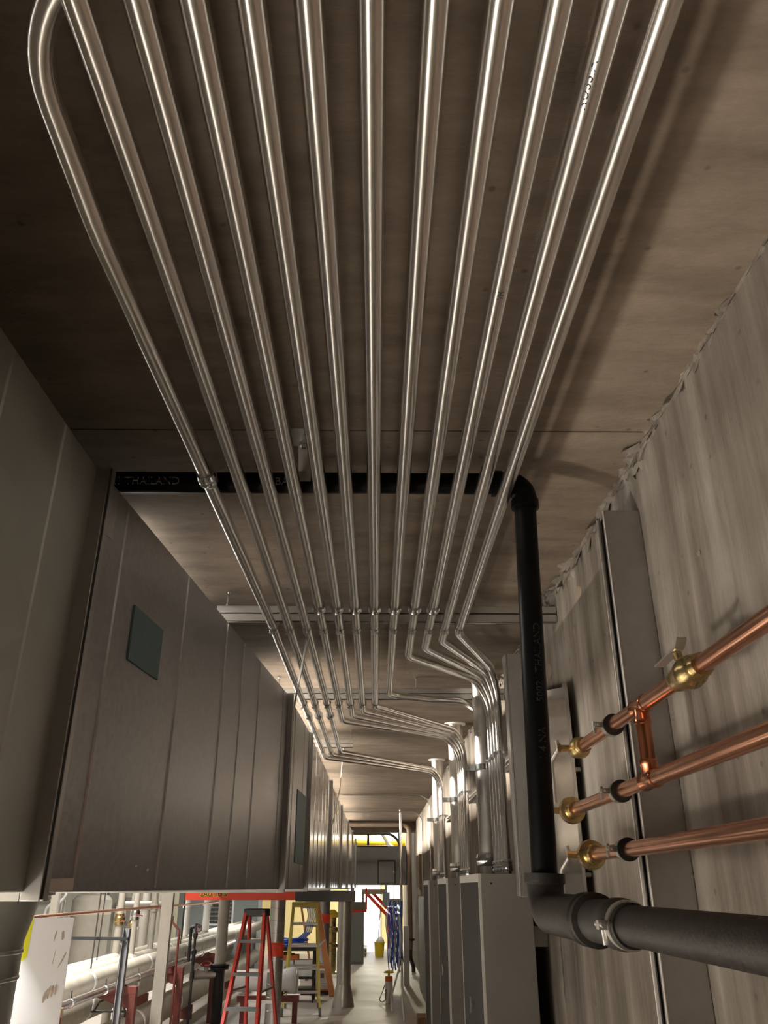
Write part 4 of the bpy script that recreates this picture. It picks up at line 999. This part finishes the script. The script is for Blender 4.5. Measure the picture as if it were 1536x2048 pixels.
t = thing('control_box', 'pale green control box right of the red stair stringers', 'box', (.30, 27.0, E - .55))
part('case', B().box(.20, .42, 26.9, 27.05, E - .52, E - .14), 'teal_grey', t, bevel=.01)
part('bracket', B().box(.27, .35, 26.95, 27.0, E - .14, E + .07), 'paint_beige', t)

# cable drop on the right
post = single('conduit_post', B().cyl((.50, 17.6, 0), (.50, 17.6, ZC), .024, n=12), 'emt', 'grey conduit post beside the hanging blue cables', 'conduit')
single('white_strip', B().box(.55, .66, 17.9, 17.95, 0, E - .70), 'paint_white', 'white vertical strip right of the blue cables', 'strip', bevel=.005)
for k in range(26):
    gi, gj = k % 9, k // 9
    y = 17.22 + .075 * gj
    x0 = .245 + .024 * gi + .008 * gj
    pts = []
    for j in range(9):
        f = j / 8
        pts.append((x0 + (.045 + .02 * gj) * math.sin(3.6 * f + 1.7 * gj) + .05 * f + .003 * math.sin(9 * f + gi), y + .010 * math.cos(5 * f + k), E - .24 - (1.05 + .2 * ((k * 7) % 5) / 5) * f))
    m = 'cable_blue' if k % 4 in (0, 1) else ('cable_pale' if k % 4 == 2 else 'cable_white')
    single('hanging_cable', B().tube(fillet(pts, .1, 3), .010 if k % 4 < 3 else .008, 6), m, 'loose %s cable in the bundle hanging along the right side of the corridor' % {'cable_blue': 'blue', 'cable_pale': 'pale blue', 'cable_white': 'white'}[m], 'cable', 'hanging cable bundle ' + m.split('_')[1])
single('cable_tie_bar', B().box(.24, .52, 17.28, 17.32, E - .24, E - .20).cyl((.46, 17.3, E - .22), (.50, 17.6, E - .22), .012, n=8), 'strut_steel', 'short steel bar from which the blue cables hang', 'bar')
vc = thing('shop_vac', 'small yellow topped canister on the floor under the blue cables', 'vacuum', (.22, 15.3, 0))
part('canister', B().lathe((.22, 15.3, 0), (0, 0, 1), [(0, .055), (.02, .065), (.30, .062), (.31, .06)], 20), 'paint_white', vc)
part('motor_head', B().lathe((.22, 15.3, .31), (0, 0, 1), [(0, .066), (.07, .062), (.075, .055)], 20), 'box_orange', vc)
part('lid', B().lathe((.22, 15.3, .385), (0, 0, 1), [(0, .02), (.04, .02), (.045, .085), (.06, .085), (.08, .05)], 20), 'bucket_yellow', vc)
part('cord', B().tube(fillet([(.17, 15.3, .30), (.12, 15.25, .18), (.06, 15.2, .06), (.10, 15.2, .02), (.16, 15.22, .05), (.17, 15.26, .2)], .03, 4), .007, 6), 'cable_dark', vc)
for k, (x0, x1) in enumerate(((.42, .20), (.47, .36))):
    single('floor_conduit', B().tube(fillet([(x0, 16.4, .55), (x0, 16.3, .42), (x1 + .05, 15.0 - k, .12), (x1 + .05, 14.2 - k, .02)], .1, 4), .016, 8), 'cable_white', ('left', 'right')[k] + ' pale conduit bending down to the floor under the blue cables', 'conduit')
single('low_cabinet', B().box(.82, .955, 15.2, 17.1, 0, E - .16).box(.812, .82, 15.25, 17.05, .04, E - .20), 'teal_grey', 'low grey cabinet on the right wall beyond the conduit drop', 'cabinet', bevel=.006)
single('cardboard_box', B().box(.53, .86, 11.7, 12.1, 0, .25).box(.69, .70, 11.695, 12.1, .25, .253), 'carton_brown', 'brown cardboard box on the floor by the last cabinet', 'box', bevel=.004)
t = thing('wall_box', 'dark slim box on the right wall above the low cabinet', 'box', (.93, 17.4, E + .0))
part('case', B().box(.88, .96, 17.9, 19.1, E - .05, E + .62), 'header_brown', t, bevel=.008)
part('rag', B().bar((.87, 18.0, E - .02), (.87, 17.8, E - .14), .05, .03), 'paint_white', t)
# litter on the floor
for k, (x, y, w) in enumerate(((-.95, 13.9, .10), (-.80, 13.45, .12), (.12, 16.6, .16))):
    single('paper_scrap', B().add([(x, y, .004), (x + w, y + .05, .004), (x + w * .9, y + .2, .012), (x + .02, y + .16, .006)], [(0, 1, 2, 3)]), 'paint_white', ('left white paper scrap on the floor before the flared column', 'right white paper scrap on the floor before the flared column', 'crumpled white scrap on the floor beside the yellow topped canister')[k], 'scrap')
